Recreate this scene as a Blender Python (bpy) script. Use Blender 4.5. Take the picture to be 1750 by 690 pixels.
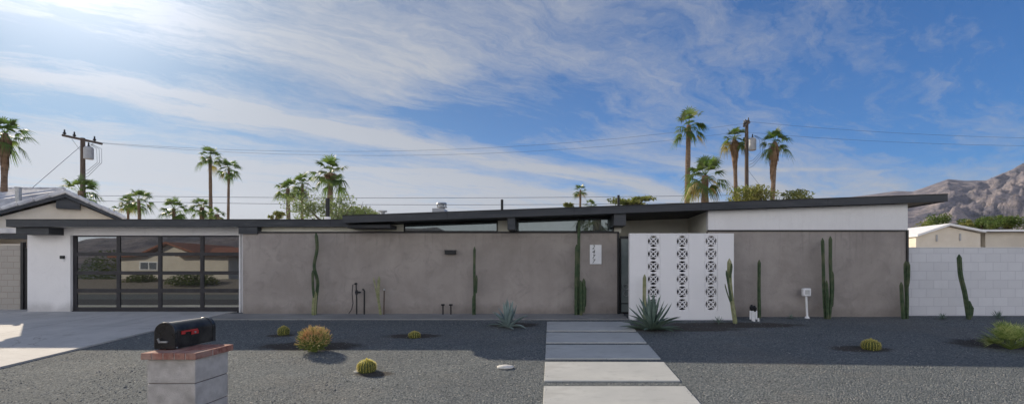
import bpy, math, random
from mathutils import Vector, noise as mn
R = math.radians
for o in list(bpy.data.objects): bpy.data.objects.remove(o)
scene = bpy.context.scene
COL = scene.collection

# ------------------------------------------------------------------ camera
F = 800.0; CX = 942.0; HY = 460.0; CZ = 1.35
cam = bpy.data.cameras.new("camera"); cam.sensor_width = 36.0
cam.lens = 36.0 * F / 1750.0
cam.shift_x = -(CX - 875.0) / 1750.0
cam.shift_y = (HY - 345.0) / 1750.0
cam.clip_start = 0.1; cam.clip_end = 20000
co = bpy.data.objects.new("camera", cam); COL.objects.link(co)
co.location = (0, 0, CZ); co.rotation_euler = (R(90), 0, 0)
scene.camera = co
# ------------------------------------------------------------------ light
SUN_AZ = R(-47.0)      # from +Y, negative = towards -X
SUN_EL = R(26.5)
sd = Vector((math.sin(SUN_AZ) * math.cos(SUN_EL), math.cos(SUN_AZ) * math.cos(SUN_EL), math.sin(SUN_EL)))
sun = bpy.data.lights.new("sun", 'SUN'); sun.energy = 3.8; sun.angle = R(0.6); sun.color = (1.0, 0.86, 0.67)
so = bpy.data.objects.new("sun", sun); COL.objects.link(so)
so.rotation_euler = (-sd).to_track_quat('-Z', 'Y').to_euler(); so.location = (-20, 20, 30)
scene.view_settings.view_transform = 'Standard'; scene.view_settings.look = 'None'
scene.view_settings.gamma = 1.0; scene.view_settings.use_curve_mapping = False
scene.view_settings.exposure = 0.85
scene.cycles.max_bounces = 6

# ------------------------------------------------------------------ node helper
class N:
    def __init__(s, tree): s.t = tree; s.n = tree.nodes; s.l = tree.links
    def new(s, typ, **kw):
        n = s.n.new(typ)
        for k, v in kw.items(): setattr(n, k, v)
        return n
    def put(s, sock, v):
        if isinstance(v, bpy.types.NodeSocket): s.l.new(v, sock)
        elif v is not None:
            try: sock.default_value = v
            except Exception: sock.default_value = tuple(v) + (1.0,)
    def math(s, op, a, b=None, c=None, clamp=False):
        n = s.new('ShaderNodeMath', operation=op, use_clamp=clamp)
        s.put(n.inputs[0], a)
        if b is not None: s.put(n.inputs[1], b)
        if c is not None: s.put(n.inputs[2], c)
        return n.outputs[0]
    def vm(s, op, a, b=None):
        n = s.new('ShaderNodeVectorMath', operation=op)
        s.put(n.inputs[0], a)
        if b is not None: s.put(n.inputs[1], b)
        return n.outputs['Value'] if op in ('DOT_PRODUCT', 'LENGTH', 'DISTANCE') else n.outputs['Vector']
    def sep(s, v):
        n = s.new('ShaderNodeSeparateXYZ'); s.put(n.inputs[0], v); return n.outputs
    def comb(s, x, y, z):
        n = s.new('ShaderNodeCombineXYZ'); s.put(n.inputs[0], x); s.put(n.inputs[1], y); s.put(n.inputs[2], z); return n.outputs[0]
    def noise(s, v, scale, detail=4, rough=0.55, dist=0.0, col=False):
        n = s.new('ShaderNodeTexNoise'); s.put(n.inputs['Vector'], v)
        n.inputs['Scale'].default_value = scale; n.inputs['Detail'].default_value = detail
        n.inputs['Roughness'].default_value = rough; n.inputs['Distortion'].default_value = dist
        return n.outputs['Color'] if col else n.outputs['Fac']
    def map(s, v, a, b, c=0.0, d=1.0, smooth=True):
        n = s.new('ShaderNodeMapRange'); n.interpolation_type = 'SMOOTHSTEP' if smooth else 'LINEAR'
        s.put(n.inputs[0], v); n.inputs[1].default_value = a; n.inputs[2].default_value = b
        s.put(n.inputs[3], c); s.put(n.inputs[4], d); return n.outputs[0]
    def mix(s, f, a, b, mode='MIX'):
        n = s.new('ShaderNodeMix', data_type='RGBA', blend_type=mode)
        s.put(n.inputs[0], f); s.put(n.inputs[6], a); s.put(n.inputs[7], b); return n.outputs[2]
    def bump(s, h, strength=0.3, dist=0.02, normal=None):
        n = s.new('ShaderNodeBump'); n.inputs['Strength'].default_value = strength
        n.inputs['Distance'].default_value = dist; s.put(n.inputs['Height'], h)
        if normal is not None: s.put(n.inputs['Normal'], normal)
        return n.outputs[0]
    def objco(s): return s.new('ShaderNodeTexCoord').outputs['Object']

# ------------------------------------------------------------------ world: sky + cirrus by direction
world = bpy.data.worlds.new("World"); scene.world = world; world.use_nodes = True
w = N(world.node_tree); w.n.clear()
sky = w.new('ShaderNodeTexSky', sky_type='NISHITA'); sky.sun_disc = False
sky.sun_elevation = SUN_EL; sky.sun_rotation = SUN_AZ; sky.altitude = 100
sky.air_density = 1.0; sky.dust_density = 0.6; sky.ozone_density = 2.5
d = w.vm('NORMALIZE', w.new('ShaderNodeTexCoord').outputs['Generated'])
dx, dy, dz = w.sep(d)
zz = w.math('MAXIMUM', dz, 0.0)
den = w.math('ADD', zz, 0.06)
u = w.math('DIVIDE', dx, den); v = w.math('DIVIDE', dy, den)
# rotate plane coordinates so streaks run along one axis
an = R(38)
a = w.math('ADD', w.math('MULTIPLY', u, math.cos(an)), w.math('MULTIPLY', v, math.sin(an)))
b = w.math('ADD', w.math('MULTIPLY', u, -math.sin(an)), w.math('MULTIPLY', v, math.cos(an)))
pv = w.comb(a, b, 0.0)
warp = w.noise(pv, 0.6, 7, 0.58, col=True)
pw = w.vm('ADD', pv, w.vm('SCALE', w.vm('SUBTRACT', warp, (0.5, 0.5, 0.5)), None))
for nd in w.n:
    if nd.type == 'VECT_MATH' and nd.operation == 'SCALE': nd.inputs['Scale'].default_value = 1.1
streak = w.noise(w.vm('MULTIPLY', pw, (0.26, 1.25, 1)), 1.25, 10, 0.66)
fine = w.noise(w.vm('MULTIPLY', pw, (0.8, 5.5, 1)), 3.0, 8, 0.72)
puff = w.noise(w.vm('MULTIPLY', pw, (1.3, 2.2, 1)), 2.4, 10, 0.72)
big = w.noise(w.vm('ADD', pv, (3.1, 7.7, 0)), 0.42, 3, 0.5)
dens = w.math('ADD', w.math('ADD', w.math('MULTIPLY', streak, 1.25), w.math('MULTIPLY', fine, 0.50)), w.math('ADD', w.math('MULTIPLY', big, 0.30), w.math('MULTIPLY', puff, 0.62)))
# cover: thick towards the sun, thin away from it
hl = w.math('SQRT', w.math('ADD', w.math('MULTIPLY', dx, dx), w.math('MULTIPLY', dy, dy)))
az = w.math('DIVIDE', w.math('ADD', w.math('MULTIPLY', dx, math.sin(SUN_AZ)), w.math('MULTIPLY', dy, math.cos(SUN_AZ))), w.math('MAXIMUM', hl, 0.001))
cover = w.map(az, -0.15, 1.0, -0.24, 0.21, False)
back = w.math('MULTIPLY', w.map(dy, 0.1, -0.5, 0.0, 0.50), w.map(dz, 0.35, 0.8, 1.0, -0.35))  # added cloud cover behind the camera, out of view, to light the facade
lowb = w.map(dz, 0.02, 0.28, 0.37, 0.0)
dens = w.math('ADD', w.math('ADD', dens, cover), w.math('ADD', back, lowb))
wb = w.sep(pw)[1]
wb = w.math('ADD', b, w.math('MULTIPLY', w.math('SUBTRACT', wb, b), 0.85))
def band(c, wd, amp): 
    q_ = w.math('DIVIDE', w.math('SUBTRACT', wb, c), wd)
    return w.math('MULTIPLY', w.math('EXPONENT', w.math('MULTIPLY', w.math('MULTIPLY', q_, q_), -1.0)), amp)
fwd = w.map(dy, 0.1, 0.4)
bands = w.math('ADD', w.math('ADD', w.math('MULTIPLY', band(2.93, 0.17, 0.40), w.map(w.noise(w.vm('MULTIPLY', pv, (0.7, 2.0, 1)), 1.4, 6, 0.6), 0.36, 0.62)), band(2.52, 0.14, -0.24)), w.math('ADD', band(3.25, 0.15, -0.20), band(2.1, 0.22, 0.10)))
dens = w.math('ADD', dens, w.math('MULTIPLY', bands, fwd))
gq = w.vm('LENGTH', w.vm('SUBTRACT', w.vm('MULTIPLY', w.vm('ADD', w.comb(u, v, 0.0), w.vm('SUBTRACT', w.noise(pv, 1.3, 6, 0.6, col=True), (0.5, 0.5, 0.5))), (1.0, 1.3, 0)), (-0.2, 3.35, 0.0)))
dens = w.math('ADD', dens, w.math('MULTIPLY', w.map(gq, 0.15, 0.8, -0.40, 0.0), fwd))
# thin contrail low over the roofs
el_ = w.math('DIVIDE', dz, w.math('MAXIMUM', dy, 0.05))
cq = w.math('DIVIDE', w.math('SUBTRACT', w.math('ADD', el_, w.math('MULTIPLY', w.noise(d, 5.0, 3), 0.02)), 0.222), 0.0045)
trail = w.math('MULTIPLY', w.math('EXPONENT', w.math('MULTIPLY', w.math('MULTIPLY', cq, cq), -1.0)), w.math('MULTIPLY', w.map(w.noise(d, 3.0, 2), 0.4, 0.6), 0.22))
dens = w.math('ADD', dens, w.math('MULTIPLY', trail, fwd))
mask = w.map(dens, 1.13, 1.68, 0.0, 0.95, False)
# bright glow of thin cloud round the sun
sdot = w.math('MAXIMUM', w.vm('DOT_PRODUCT', d, tuple(sd)), 0.0)
glow = w.math('ADD', w.math('MULTIPLY', w.math('POWER', sdot, 70.0), 1.7), w.math('MULTIPLY', w.math('POWER', sdot, 9.0), 0.26))
ccol = w.mix(w.map(dz, 0.0, 0.20), (2.25, 2.2, 2.25, 1), (2.35, 2.5, 2.8, 1))
ccol = w.mix(w.map(dy, 0.1, -0.5), ccol, (11.0, 10.7, 10.4, 1))  # unseen rear clouds made far brighter as fill for the shaded front
ccol = w.vm('SCALE', ccol, None); w_s = [q for q in w.n if q.type == 'VECT_MATH' and q.operation == 'SCALE'][-1]
w.put(w_s.inputs['Scale'], w.math('ADD', 0.95, glow))
skyc = w.mix(1.0, sky.outputs[0], (0.08, 0.40, 0.72, 1), 'MULTIPLY')
skyc = w.vm('SCALE', skyc, None); w_s = [q for q in w.n if q.type == 'VECT_MATH' and q.operation == 'SCALE'][-1]
w.put(w_s.inputs['Scale'], w.math('SUBTRACT', 1.0, w.math('MULTIPLY', w.math('POWER', sdot, 1.5), 0.62)))
halo = w.math('MINIMUM', w.math('MULTIPLY', w.math('POWER', sdot, 26.0), 0.8), 0.85)
mask = w.math('MAXIMUM', mask, halo)
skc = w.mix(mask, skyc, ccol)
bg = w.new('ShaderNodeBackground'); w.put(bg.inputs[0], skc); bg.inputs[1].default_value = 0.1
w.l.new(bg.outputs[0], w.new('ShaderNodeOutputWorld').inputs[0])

# ------------------------------------------------------------------ materials
MATS = {}
def newmat(name):
    m = bpy.data.materials.new(name); m.use_nodes = True
    n = N(m.node_tree); b = m.node_tree.nodes['Principled BSDF']
    MATS[name] = m
    return m, n, b
def mottled(name, c1, c2, scale=3.0, rough=0.8, bump=0.0, bscale=40, detail=6, lo=0.3, hi=0.7, stretch=(1, 1, 1), spec=0.3, metal=0.0, trans=0.0, c3=None):
    m, n, b = newmat(name)
    p = n.vm('MULTIPLY', n.objco(), stretch)
    f = n.map(n.noise(p, scale, detail, 0.6), lo, hi)
    col = n.mix(f, tuple(c1) + (1,), tuple(c2) + (1,))
    if c3: col = n.mix(n.map(n.noise(p, scale * 0.23 + 0.1, 3), 0.45, 0.7), col, tuple(c3) + (1,))
    n.put(b.inputs['Base Color'], col)
    b.inputs['Roughness'].default_value = rough; b.inputs['Specular IOR Level'].default_value = spec
    b.inputs['Metallic'].default_value = metal
    if bump: n.put(b.inputs['Normal'], n.bump(n.noise(p, bscale, 5, 0.65), bump, 0.02))
    if trans:
        t = n.new('ShaderNodeBsdfTranslucent'); n.put(t.inputs[0], n.mix(1.0, col, (1.05, 1.3, 0.62, 1), 'MULTIPLY'))
        mx = n.new('ShaderNodeMixShader'); mx.inputs[0].default_value = trans
        n.l.new(b.outputs[0], mx.inputs[1]); n.l.new(t.outputs[0], mx.inputs[2])
        n.l.new(mx.outputs[0], m.node_tree.nodes['Material Output'].inputs[0])
    return m
def stucco(name, c1, c2, c3, bump=0.5):
    m, n, b = newmat(name); p = n.objco()
    f = n.map(n.noise(p, 0.9, 6, 0.62, 0.4), 0.3, 0.72)
    col = n.mix(f, c1, c2)
    x, y, z = n.sep(p)
    st = n.map(n.noise(n.comb(n.math('MULTIPLY', x, 2.2), y, n.math('MULTIPLY', z, 0.35)), 1.6, 5, 0.6), 0.48, 0.75)
    col = n.mix(n.math('MULTIPLY', st, 0.22), col, c3)
    col = n.mix(n.math('MULTIPLY', n.map(n.noise(p, 2.3, 6, 0.68, 1.2), 0.5, 0.72), 0.45), col, c3)
    col = n.mix(n.math('MULTIPLY', n.map(n.noise(p, 55, 3, 0.7), 0.3, 0.7), 0.16), col, c3)
    # faint drip stains under the top edge
    dr_ = n.math('MULTIPLY', n.map(n.noise(n.comb(n.math('MULTIPLY', x, 9.0), y, n.math('MULTIPLY', z, 0.5)), 1.0, 4, 0.6), 0.56, 0.7), n.map(z, 1.2, 2.45, 0.0, 0.5))
    col = n.mix(dr_, col, c3)
    # splashed dirt low on the wall
    low = n.math('MULTIPLY', n.map(n.math('ADD', z, n.math('MULTIPLY', n.noise(p, 2.5, 5), -0.5)), -0.25, 0.12, 1.0, 0.0), 0.35)
    col = n.mix(low, col, (0.10, 0.085, 0.075, 1))
    n.put(b.inputs['Base Color'], col); b.inputs['Roughness'].default_value = 0.92
    b.inputs['Specular IOR Level'].default_value = 0.15
    h = n.math('ADD', n.noise(p, 45, 5, 0.7), n.math('MULTIPLY', n.noise(p, 4, 5, 0.6), 2.2))
    n.put(b.inputs['Normal'], n.bump(h, bump, 0.012))
    return m
stucco('stucco_grey', (0.29, 0.26, 0.24, 1), (0.385, 0.348, 0.322, 1), (0.215, 0.194, 0.184, 1), 0.6)
stucco('stucco_white', (0.76, 0.75, 0.75, 1), (0.81, 0.80, 0.80, 1), (0.70, 0.69, 0.69, 1), 0.35)
mottled('wall_cream', (0.74, 0.72, 0.62), (0.80, 0.78, 0.69), 2.0, 0.9, 0.2, 50)
mottled('neighbour_cream', (0.64, 0.58, 0.49), (0.72, 0.66, 0.57), 1.2, 0.9, 0.3, 30)
mottled('paint_dark', (0.030, 0.035, 0.043), (0.044, 0.049, 0.058), 2.5, 0.55, 0.15, 30, stretch=(0.4, 1, 3), c3=(0.058, 0.062, 0.070))
mottled('metal_black', (0.012, 0.013, 0.015), (0.02, 0.021, 0.024), 6, 0.4, 0.05, 60)
mottled('door_frame', (0.020, 0.020, 0.025), (0.032, 0.032, 0.038), 4, 0.45, 0.0)
mottled('roof_gravel', (0.45, 0.44, 0.42), (0.6, 0.58, 0.55), 12, 0.95, 0.3, 80)
mottled('roof_tile_grey', (0.55, 0.55, 0.56), (0.74, 0.73, 0.73), 5, 0.8, 0.4, 25, c3=(0.42, 0.42, 0.45))
mottled('roof_tile_red', (0.20, 0.075, 0.05), (0.32, 0.13, 0.08), 4, 0.85, 0.4, 20)
mottled('tan_wall', (0.56, 0.51, 0.44), (0.64, 0.59, 0.51), 1.0, 0.9, 0.2, 30)
mottled('brown_gravel', (0.15, 0.13, 0.11), (0.28, 0.25, 0.21), 8, 0.95, 0.4, 40)
mottled('white_plastic', (0.72, 0.73, 0.75), (0.80, 0.80, 0.81), 5, 0.45)
mottled('galvanised', (0.30, 0.31, 0.32), (0.45, 0.46, 0.47), 8, 0.45, metal=0.6)
mottled('wood_pole', (0.075, 0.055, 0.045), (0.14, 0.11, 0.09), 6, 0.9, 0.4, 30, stretch=(3, 3, 0.3))
mottled('transformer_grey', (0.34, 0.35, 0.37), (0.42, 0.43, 0.45), 4, 0.5)
mottled('wire', (0.10, 0.11, 0.13), (0.13, 0.14, 0.16), 4, 0.7)
mottled('soil', (0.05, 0.042, 0.036), (0.085, 0.07, 0.058), 14, 0.95, 0.6, 60)
mottled('stone_pale', (0.55, 0.54, 0.50), (0.72, 0.70, 0.66), 9, 0.85, 0.4, 20)
mottled('brick_red', (0.25, 0.10, 0.075), (0.37, 0.18, 0.14), 16, 0.88, 0.5, 60, lo=0.4, hi=0.6, c3=(0.42, 0.28, 0.23))
mottled('mortar', (0.50, 0.44, 0.40), (0.6, 0.54, 0.5), 20, 0.95, 0.3, 80)
mottled('pillar_block', (0.50, 0.465, 0.435), (0.62, 0.58, 0.55), 14, 0.92, 0.7, 110, c3=(0.36, 0.33, 0.31))
mottled('pillar_joint', (0.16, 0.14, 0.13), (0.22, 0.2, 0.19), 20, 0.95)
mottled('mailbox_black', (0.012, 0.012, 0.013), (0.022, 0.022, 0.024), 12, 0.22, 0.03, 20, spec=0.5)
mottled('flag_red', (0.45, 0.03, 0.03), (0.55, 0.05, 0.045), 9, 0.4)
mottled('palm_leaf', (0.055, 0.095, 0.030), (0.12, 0.17, 0.055), 2.6, 0.5, spec=0.3, trans=0.40, c3=(0.16, 0.19, 0.075))
mottled('palm_leaf_old', (0.26, 0.2, 0.08), (0.38, 0.3, 0.14), 3, 0.6, trans=0.25)
mottled('palm_skirt', (0.17, 0.105, 0.06), (0.30, 0.2, 0.13), 4, 0.9, 0.2, 30)
mottled('palm_trunk', (0.12, 0.085, 0.06), (0.25, 0.18, 0.13), 5, 0.95, 0.8, 22, stretch=(1, 1, 4))
mottled('olive_leaf', (0.14, 0.17, 0.09), (0.27, 0.29, 0.19), 2, 0.6, trans=0.3, c3=(0.2, 0.23, 0.08))
mottled('green_leaf', (0.05, 0.085, 0.022), (0.12, 0.17, 0.045), 1.3, 0.55, trans=0.3, c3=(0.17, 0.18, 0.05))
mottled('yellow_leaf', (0.16, 0.17, 0.05), (0.30, 0.27, 0.10), 1.6, 0.6, trans=0.3, c3=(0.10, 0.13, 0.04))
mottled('bark', (0.08, 0.06, 0.045), (0.15, 0.12, 0.09), 8, 0.95, 0.5, 30)
mottled('cactus', (0.030, 0.060, 0.030), (0.075, 0.11, 0.055), 9, 0.7, 0.4, 60, c3=(0.12, 0.13, 0.075))
mottled('cactus_scar', (0.20, 0.22, 0.10), (0.36, 0.35, 0.22), 7, 0.8, 0.3, 40, c3=(0.12, 0.16, 0.06))
mottled('barrel_green', (0.07, 0.09, 0.025), (0.12, 0.13, 0.04), 12, 0.6)
mottled('spine_gold', (0.70, 0.54, 0.14), (0.86, 0.74, 0.32), 20, 0.5, trans=0.3)
mottled('agave_blue', (0.17, 0.23, 0.22), (0.27, 0.34, 0.32), 4, 0.55, 0.1, 30)
mottled('agave_dark', (0.10, 0.15, 0.12), (0.18, 0.24, 0.20), 4, 0.55, 0.1, 30, c3=(0.07, 0.11, 0.07))
mottled('stick_green', (0.13, 0.19, 0.04), (0.22, 0.26, 0.07), 9, 0.5, trans=0.1)
mottled('stick_orange', (0.60, 0.30, 0.16), (0.70, 0.56, 0.24), 7, 0.5, trans=0.15, c3=(0.55, 0.5, 0.16))
mottled('fan_leaf', (0.24, 0.31, 0.09), (0.62, 0.60, 0.27), 14, 0.5, trans=0.3, lo=0.4, hi=0.6, c3=(0.14, 0.21, 0.06))
mottled('gate_glass', (0.16, 0.19, 0.19), (0.22, 0.25, 0.25), 1.5, 0.15, spec=0.6)
mottled('pebble_dark', (0.05, 0.058, 0.064), (0.09, 0.10, 0.105), 9, 0.9)
mottled('pebble_grey', (0.14, 0.142, 0.147), (0.20, 0.20, 0.205), 9, 0.9)
mottled('pebble_pale', (0.26, 0.255, 0.25), (0.36, 0.35, 0.34), 9, 0.9)
mottled('asphalt', (0.045, 0.045, 0.048), (0.065, 0.065, 0.067), 6, 0.9, 0.3, 90)

m = MATS['paint_dark']; n = N(m.node_tree); b = m.node_tree.nodes['Principled BSDF']
lk = b.inputs['Base Color'].links[0].from_socket; xx = n.sep(n.objco())[0]
jn = n.map(n.math('PINGPONG', xx, 1.83), 0.0, 0.012, 0.0, 1.0)
cc = n.mix(jn, (0.015, 0.016, 0.018, 1), lk)
cc = n.mix(n.math('MULTIPLY', n.map(n.noise(n.vm('MULTIPLY', n.objco(), (1.2, 1, 9)), 1.4, 6, 0.7), 0.5, 0.75), 0.5), cc, (0.11, 0.115, 0.12, 1))
n.put(b.inputs['Base Color'], cc)
def concrete(name, c1, c2, c3, joint=None):
    m, n, b = newmat(name); p = n.objco()
    col = n.mix(n.map(n.noise(p, 0.8, 7, 0.6, 0.5), 0.32, 0.7), c1, c2)
    col = n.mix(n.math('MULTIPLY', n.map(n.noise(n.vm('MULTIPLY', p, (1, 3, 1)), 2.7, 6, 0.7), 0.5, 0.75), 0.75), col, c3)
    col = n.mix(n.math('MULTIPLY', n.map(n.noise(p, 0.55, 5, 0.6, 1.0), 0.52, 0.66), 0.35), col, (0.27, 0.26, 0.25, 1))
    col = n.mix(n.math('MULTIPLY', n.map(n.noise(p, 90, 3, 0.7), 0.35, 0.7), 0.25), col, c3)
    h = n.noise(p, 60, 4, 0.7)
    if joint:
        x, y, z = n.sep(p)
        jx = n.math('PINGPONG', x, joint[0]); jy = n.math('PINGPONG', y, joint[1])
        j = n.math('MINIMUM', n.map(jx, 0.0, 0.018), n.map(jy, 0.0, 0.018))
        col = n.mix(j, (0.16, 0.14, 0.13, 1), col)
        h = n.math('ADD', h, n.math('MULTIPLY', j, 3))
        # a few hairline cracks
        vo = n.new('ShaderNodeTexVoronoi', feature='DISTANCE_TO_EDGE'); n.put(vo.inputs['Vector'], n.vm('ADD', p, n.noise(p, 1.5, 4, col=True)))
        vo.inputs['Scale'].default_value = 0.33
        ck = n.math('MULTIPLY', n.map(vo.outputs['Distance'], 0.0, 0.006, 1.0, 0.0), n.map(n.noise(p, 0.35, 2), 0.5, 0.6))
        col = n.mix(n.math('MULTIPLY', ck, 0.6), col, (0.2, 0.18, 0.17, 1))
        # tyre and oil staining
        col = n.mix(n.math('MULTIPLY', n.map(n.noise(n.vm('MULTIPLY', p, (1.6, 0.35, 1)), 1.0, 4), 0.56, 0.74), 0.28), col, (0.25, 0.23, 0.22, 1))
    n.put(b.inputs['Base Color'], col); b.inputs['Roughness'].default_value = 0.85; b.inputs['Specular IOR Level'].default_value = 0.25
    n.put(b.inputs['Normal'], n.bump(h, 0.25, 0.006))
    return m
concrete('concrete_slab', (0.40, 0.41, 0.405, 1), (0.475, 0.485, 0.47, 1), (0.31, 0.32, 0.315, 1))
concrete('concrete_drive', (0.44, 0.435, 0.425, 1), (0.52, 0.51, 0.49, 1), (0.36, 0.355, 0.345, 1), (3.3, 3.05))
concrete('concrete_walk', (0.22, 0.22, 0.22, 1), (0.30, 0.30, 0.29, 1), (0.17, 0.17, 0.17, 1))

def blocks(name, c1, c2, mort, bw=0.4, bh=0.2, ms=0.012, bump=0.5, off=(0, 0), mix=0.5):
    m, n, b = newmat(name); p = n.objco(); x, y, z = n.sep(p)
    q = n.comb(n.math('ADD', x, off[0]), n.math('ADD', z, off[1]), 0.0)
    br = n.new('ShaderNodeTexBrick'); n.put(br.inputs['Vector'], q)
    br.inputs['Scale'].default_value = 1.0; br.inputs['Brick Width'].default_value = bw; br.inputs['Row Height'].default_value = bh
    br.inputs['Mortar Size'].default_value = ms; br.inputs['Mortar Smooth'].default_value = 0.3
    br.inputs['Color1'].default_value = c1; br.inputs['Color2'].default_value = c2; br.inputs['Mortar'].default_value = mort
    col = n.mix(n.math('MULTIPLY', n.map(n.noise(p, 3, 6, 0.65), 0.4, 0.75), 0.25), br.outputs[0], mort)
    n.put(b.inputs['Base Color'], col); b.inputs['Roughness'].default_value = 0.9; b.inputs['Specular IOR Level'].default_value = 0.2
    h = n.math('ADD', n.math('MULTIPLY', br.outputs['Fac'], -2.0), n.noise(p, 50, 4, 0.7))
    n.put(b.inputs['Normal'], n.bump(h, bump, 0.008))
    return m
blocks('block_white', (0.61, 0.61, 0.63, 1), (0.66, 0.66, 0.68, 1), (0.52, 0.52, 0.55, 1), 0.44, 0.26, 0.009, 0.35)
blocks('block_tan', (0.38, 0.355, 0.32, 1), (0.42, 0.39, 0.35, 1), (0.33, 0.30, 0.27, 1), 0.4, 0.2)
blocks('block_paint', (0.80, 0.79, 0.80, 1), (0.81, 0.80, 0.81, 1), (0.79, 0.78, 0.79, 1), 0.4, 0.2, 0.006, 0.25)

def glassy(name, dark, refl, rough=0.01, tint=(0.9, 0.95, 1.0)):
    m, n, b = newmat(name)
    b.inputs['Base Color'].default_value = dark + (1,); b.inputs['Roughness'].default_value = 0.1
    g = n.new('ShaderNodeBsdfGlossy'); g.inputs['Roughness'].default_value = rough; g.inputs[0].default_value = tint + (1,)
    p = n.objco()
    n.put(g.inputs['Normal'], n.bump(n.noise(p, 0.8, 2, 0.4), 0.04, 0.02))
    fr = n.new('ShaderNodeFresnel'); fr.inputs[0].default_value = 1.5
    fac = n.math('ADD', fr.outputs[0], refl, clamp=True)
    mx = n.new('ShaderNodeMixShader'); n.put(mx.inputs[0], fac)
    n.l.new(b.outputs[0], mx.inputs[1]); n.l.new(g.outputs[0], mx.inputs[2])
    n.l.new(mx.outputs[0], m.node_tree.nodes['Material Output'].inputs[0])
    return m
glassy('glass_garage', (0.01, 0.011, 0.013), 0.20, tint=(0.85, 0.93, 1.0))
glassy('glass_window', (0.035, 0.05, 0.055), 0.07, tint=(0.8, 0.95, 1.0))

# mountain rock, with the purple-blue of distant haze put into its colour
m, n, b = newmat('rock'); p = n.objco()
ps = n.vm('MULTIPLY', p, (0.004, 0.004, 0.009))
col = n.mix(n.map(n.noise(ps, 2.0, 8, 0.7), 0.35, 0.66), (0.11, 0.115, 0.155, 1), (0.34, 0.295, 0.30, 1))
col = n.mix(n.math('MULTIPLY', n.map(n.noise(p, 0.05, 6, 0.8), 0.5, 0.62), 0.5), col, (0.06, 0.065, 0.05, 1))
n.put(b.inputs['Base Color'], col); b.inputs['Roughness'].default_value = 0.95; b.inputs['Specular IOR Level'].default_value = 0.05
n.put(b.inputs['Normal'], n.bump(n.noise(p, 0.02, 8, 0.75), 1.0, 25))

# ------------------------------------------------------------------ ground shape + pixel helpers
def gz(y):
    if y > 14.2: return 0.0
    if y > 0.0: return -(14.2 - y) * 0.0738
    if y > -8.0: return -1.048
    if y > -18.0: return -1.048 + 1.4 * (-8.0 - y) / 10.0
    return 0.35
def P(px, py, y): return Vector(((px - CX) / F * y, y, CZ + (HY - py) / F * y))
def G(px, py):
    y = 1931.0 / (py - 401.0)
    return Vector(((px - CX) / F * y, y, gz(y)))

# stains of bare damp soil round the watered plants (centre x, y, rx, ry)
STAINS = []
def stain(px, py, rx, ry):
    g = G(px, py); STAINS.append((g.x, g.y, rx, ry))
stain(530, 592, 1.25, 0.45); stain(706, 575, 0.75, 0.28); stain(880, 556, 0.75, 0.4); stain(1125, 561, 1.1, 0.55)
stain(1470, 597, 0.7, 0.3); stain(1715, 588, 1.3, 0.55); stain(480, 574, 0.35, 0.2); stain(1250, 556, 2.1, 0.45)
stain(1185, 563, 1.3, 0.35); stain(640, 640, 0.35, 0.2)
m, n, b = newmat('gravel'); p = n.objco(); x, y, z = n.sep(p); p2 = n.comb(x, y, 0.0)
vo = n.new('ShaderNodeTexVoronoi'); n.put(vo.inputs['Vector'], p2); vo.inputs['Scale'].default_value = 46.0
vg = n.sep(vo.outputs['Color'])[0]
col = n.mix(n.map(vg, 0.0, 1.0, smooth=False), (0.072, 0.086, 0.094, 1), (0.245, 0.268, 0.275, 1))
col = n.mix(n.math('MULTIPLY', n.map(n.noise(p2, 22, 3, 0.7), 0.35, 0.7), 0.5), col, (0.145, 0.158, 0.165, 1))
col = n.mix(n.math('GREATER_THAN', vg, 0.985), col, (0.38, 0.37, 0.35, 1))
pat = n.map(n.noise(n.vm('MULTIPLY', p2, (0.5, 1, 1)), 0.9, 5, 0.6), 0.35, 0.7)
col = n.mix(n.math('MULTIPLY', pat, 0.3), col, (0.10, 0.112, 0.122, 1))
tn = n.map(n.noise(p2, 0.35, 4, 0.6), 0.5, 0.68)
col = n.mix(n.math('MULTIPLY', tn, 0.18), col, (0.26, 0.23, 0.19, 1))
wob = n.math('MULTIPLY', n.math('SUBTRACT', n.noise(p2, 3.5, 5, 0.65), 0.5), 0.9)
st = None
for (sx, sy, rx, ry) in STAINS:
    dd = n.vm('LENGTH', n.comb(n.math('DIVIDE', n.math('SUBTRACT', x, sx), rx), n.math('DIVIDE', n.math('SUBTRACT', y, sy), ry), 0.0))
    e = n.map(n.math('ADD', dd, wob), 0.65, 1.1, 1.0, 0.0)
    st = e if st is None else n.math('MAXIMUM', st, e)
soilc = n.mix(n.noise(p2, 18, 5, 0.7), (0.035, 0.03, 0.027, 1), (0.10, 0.085, 0.072, 1))
col = n.mix(n.math('MULTIPLY', st, 0.85), col, soilc)
far = n.map(y, 15.0, 19.0)
col = n.mix(far, col, (0.33, 0.28, 0.22, 1))
n.put(b.inputs['Base Color'], col); b.inputs['Roughness'].default_value = 0.95; b.inputs['Specular IOR Level'].default_value = 0.12
h = n.math('ADD', n.math('MULTIPLY', vo.outputs['Distance'], -1.2), n.math('MULTIPLY', n.noise(p2, 3.0, 4, 0.6), 2.2))
n.put(b.inputs['Normal'], n.bump(h, 0.9, 0.03))

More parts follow.
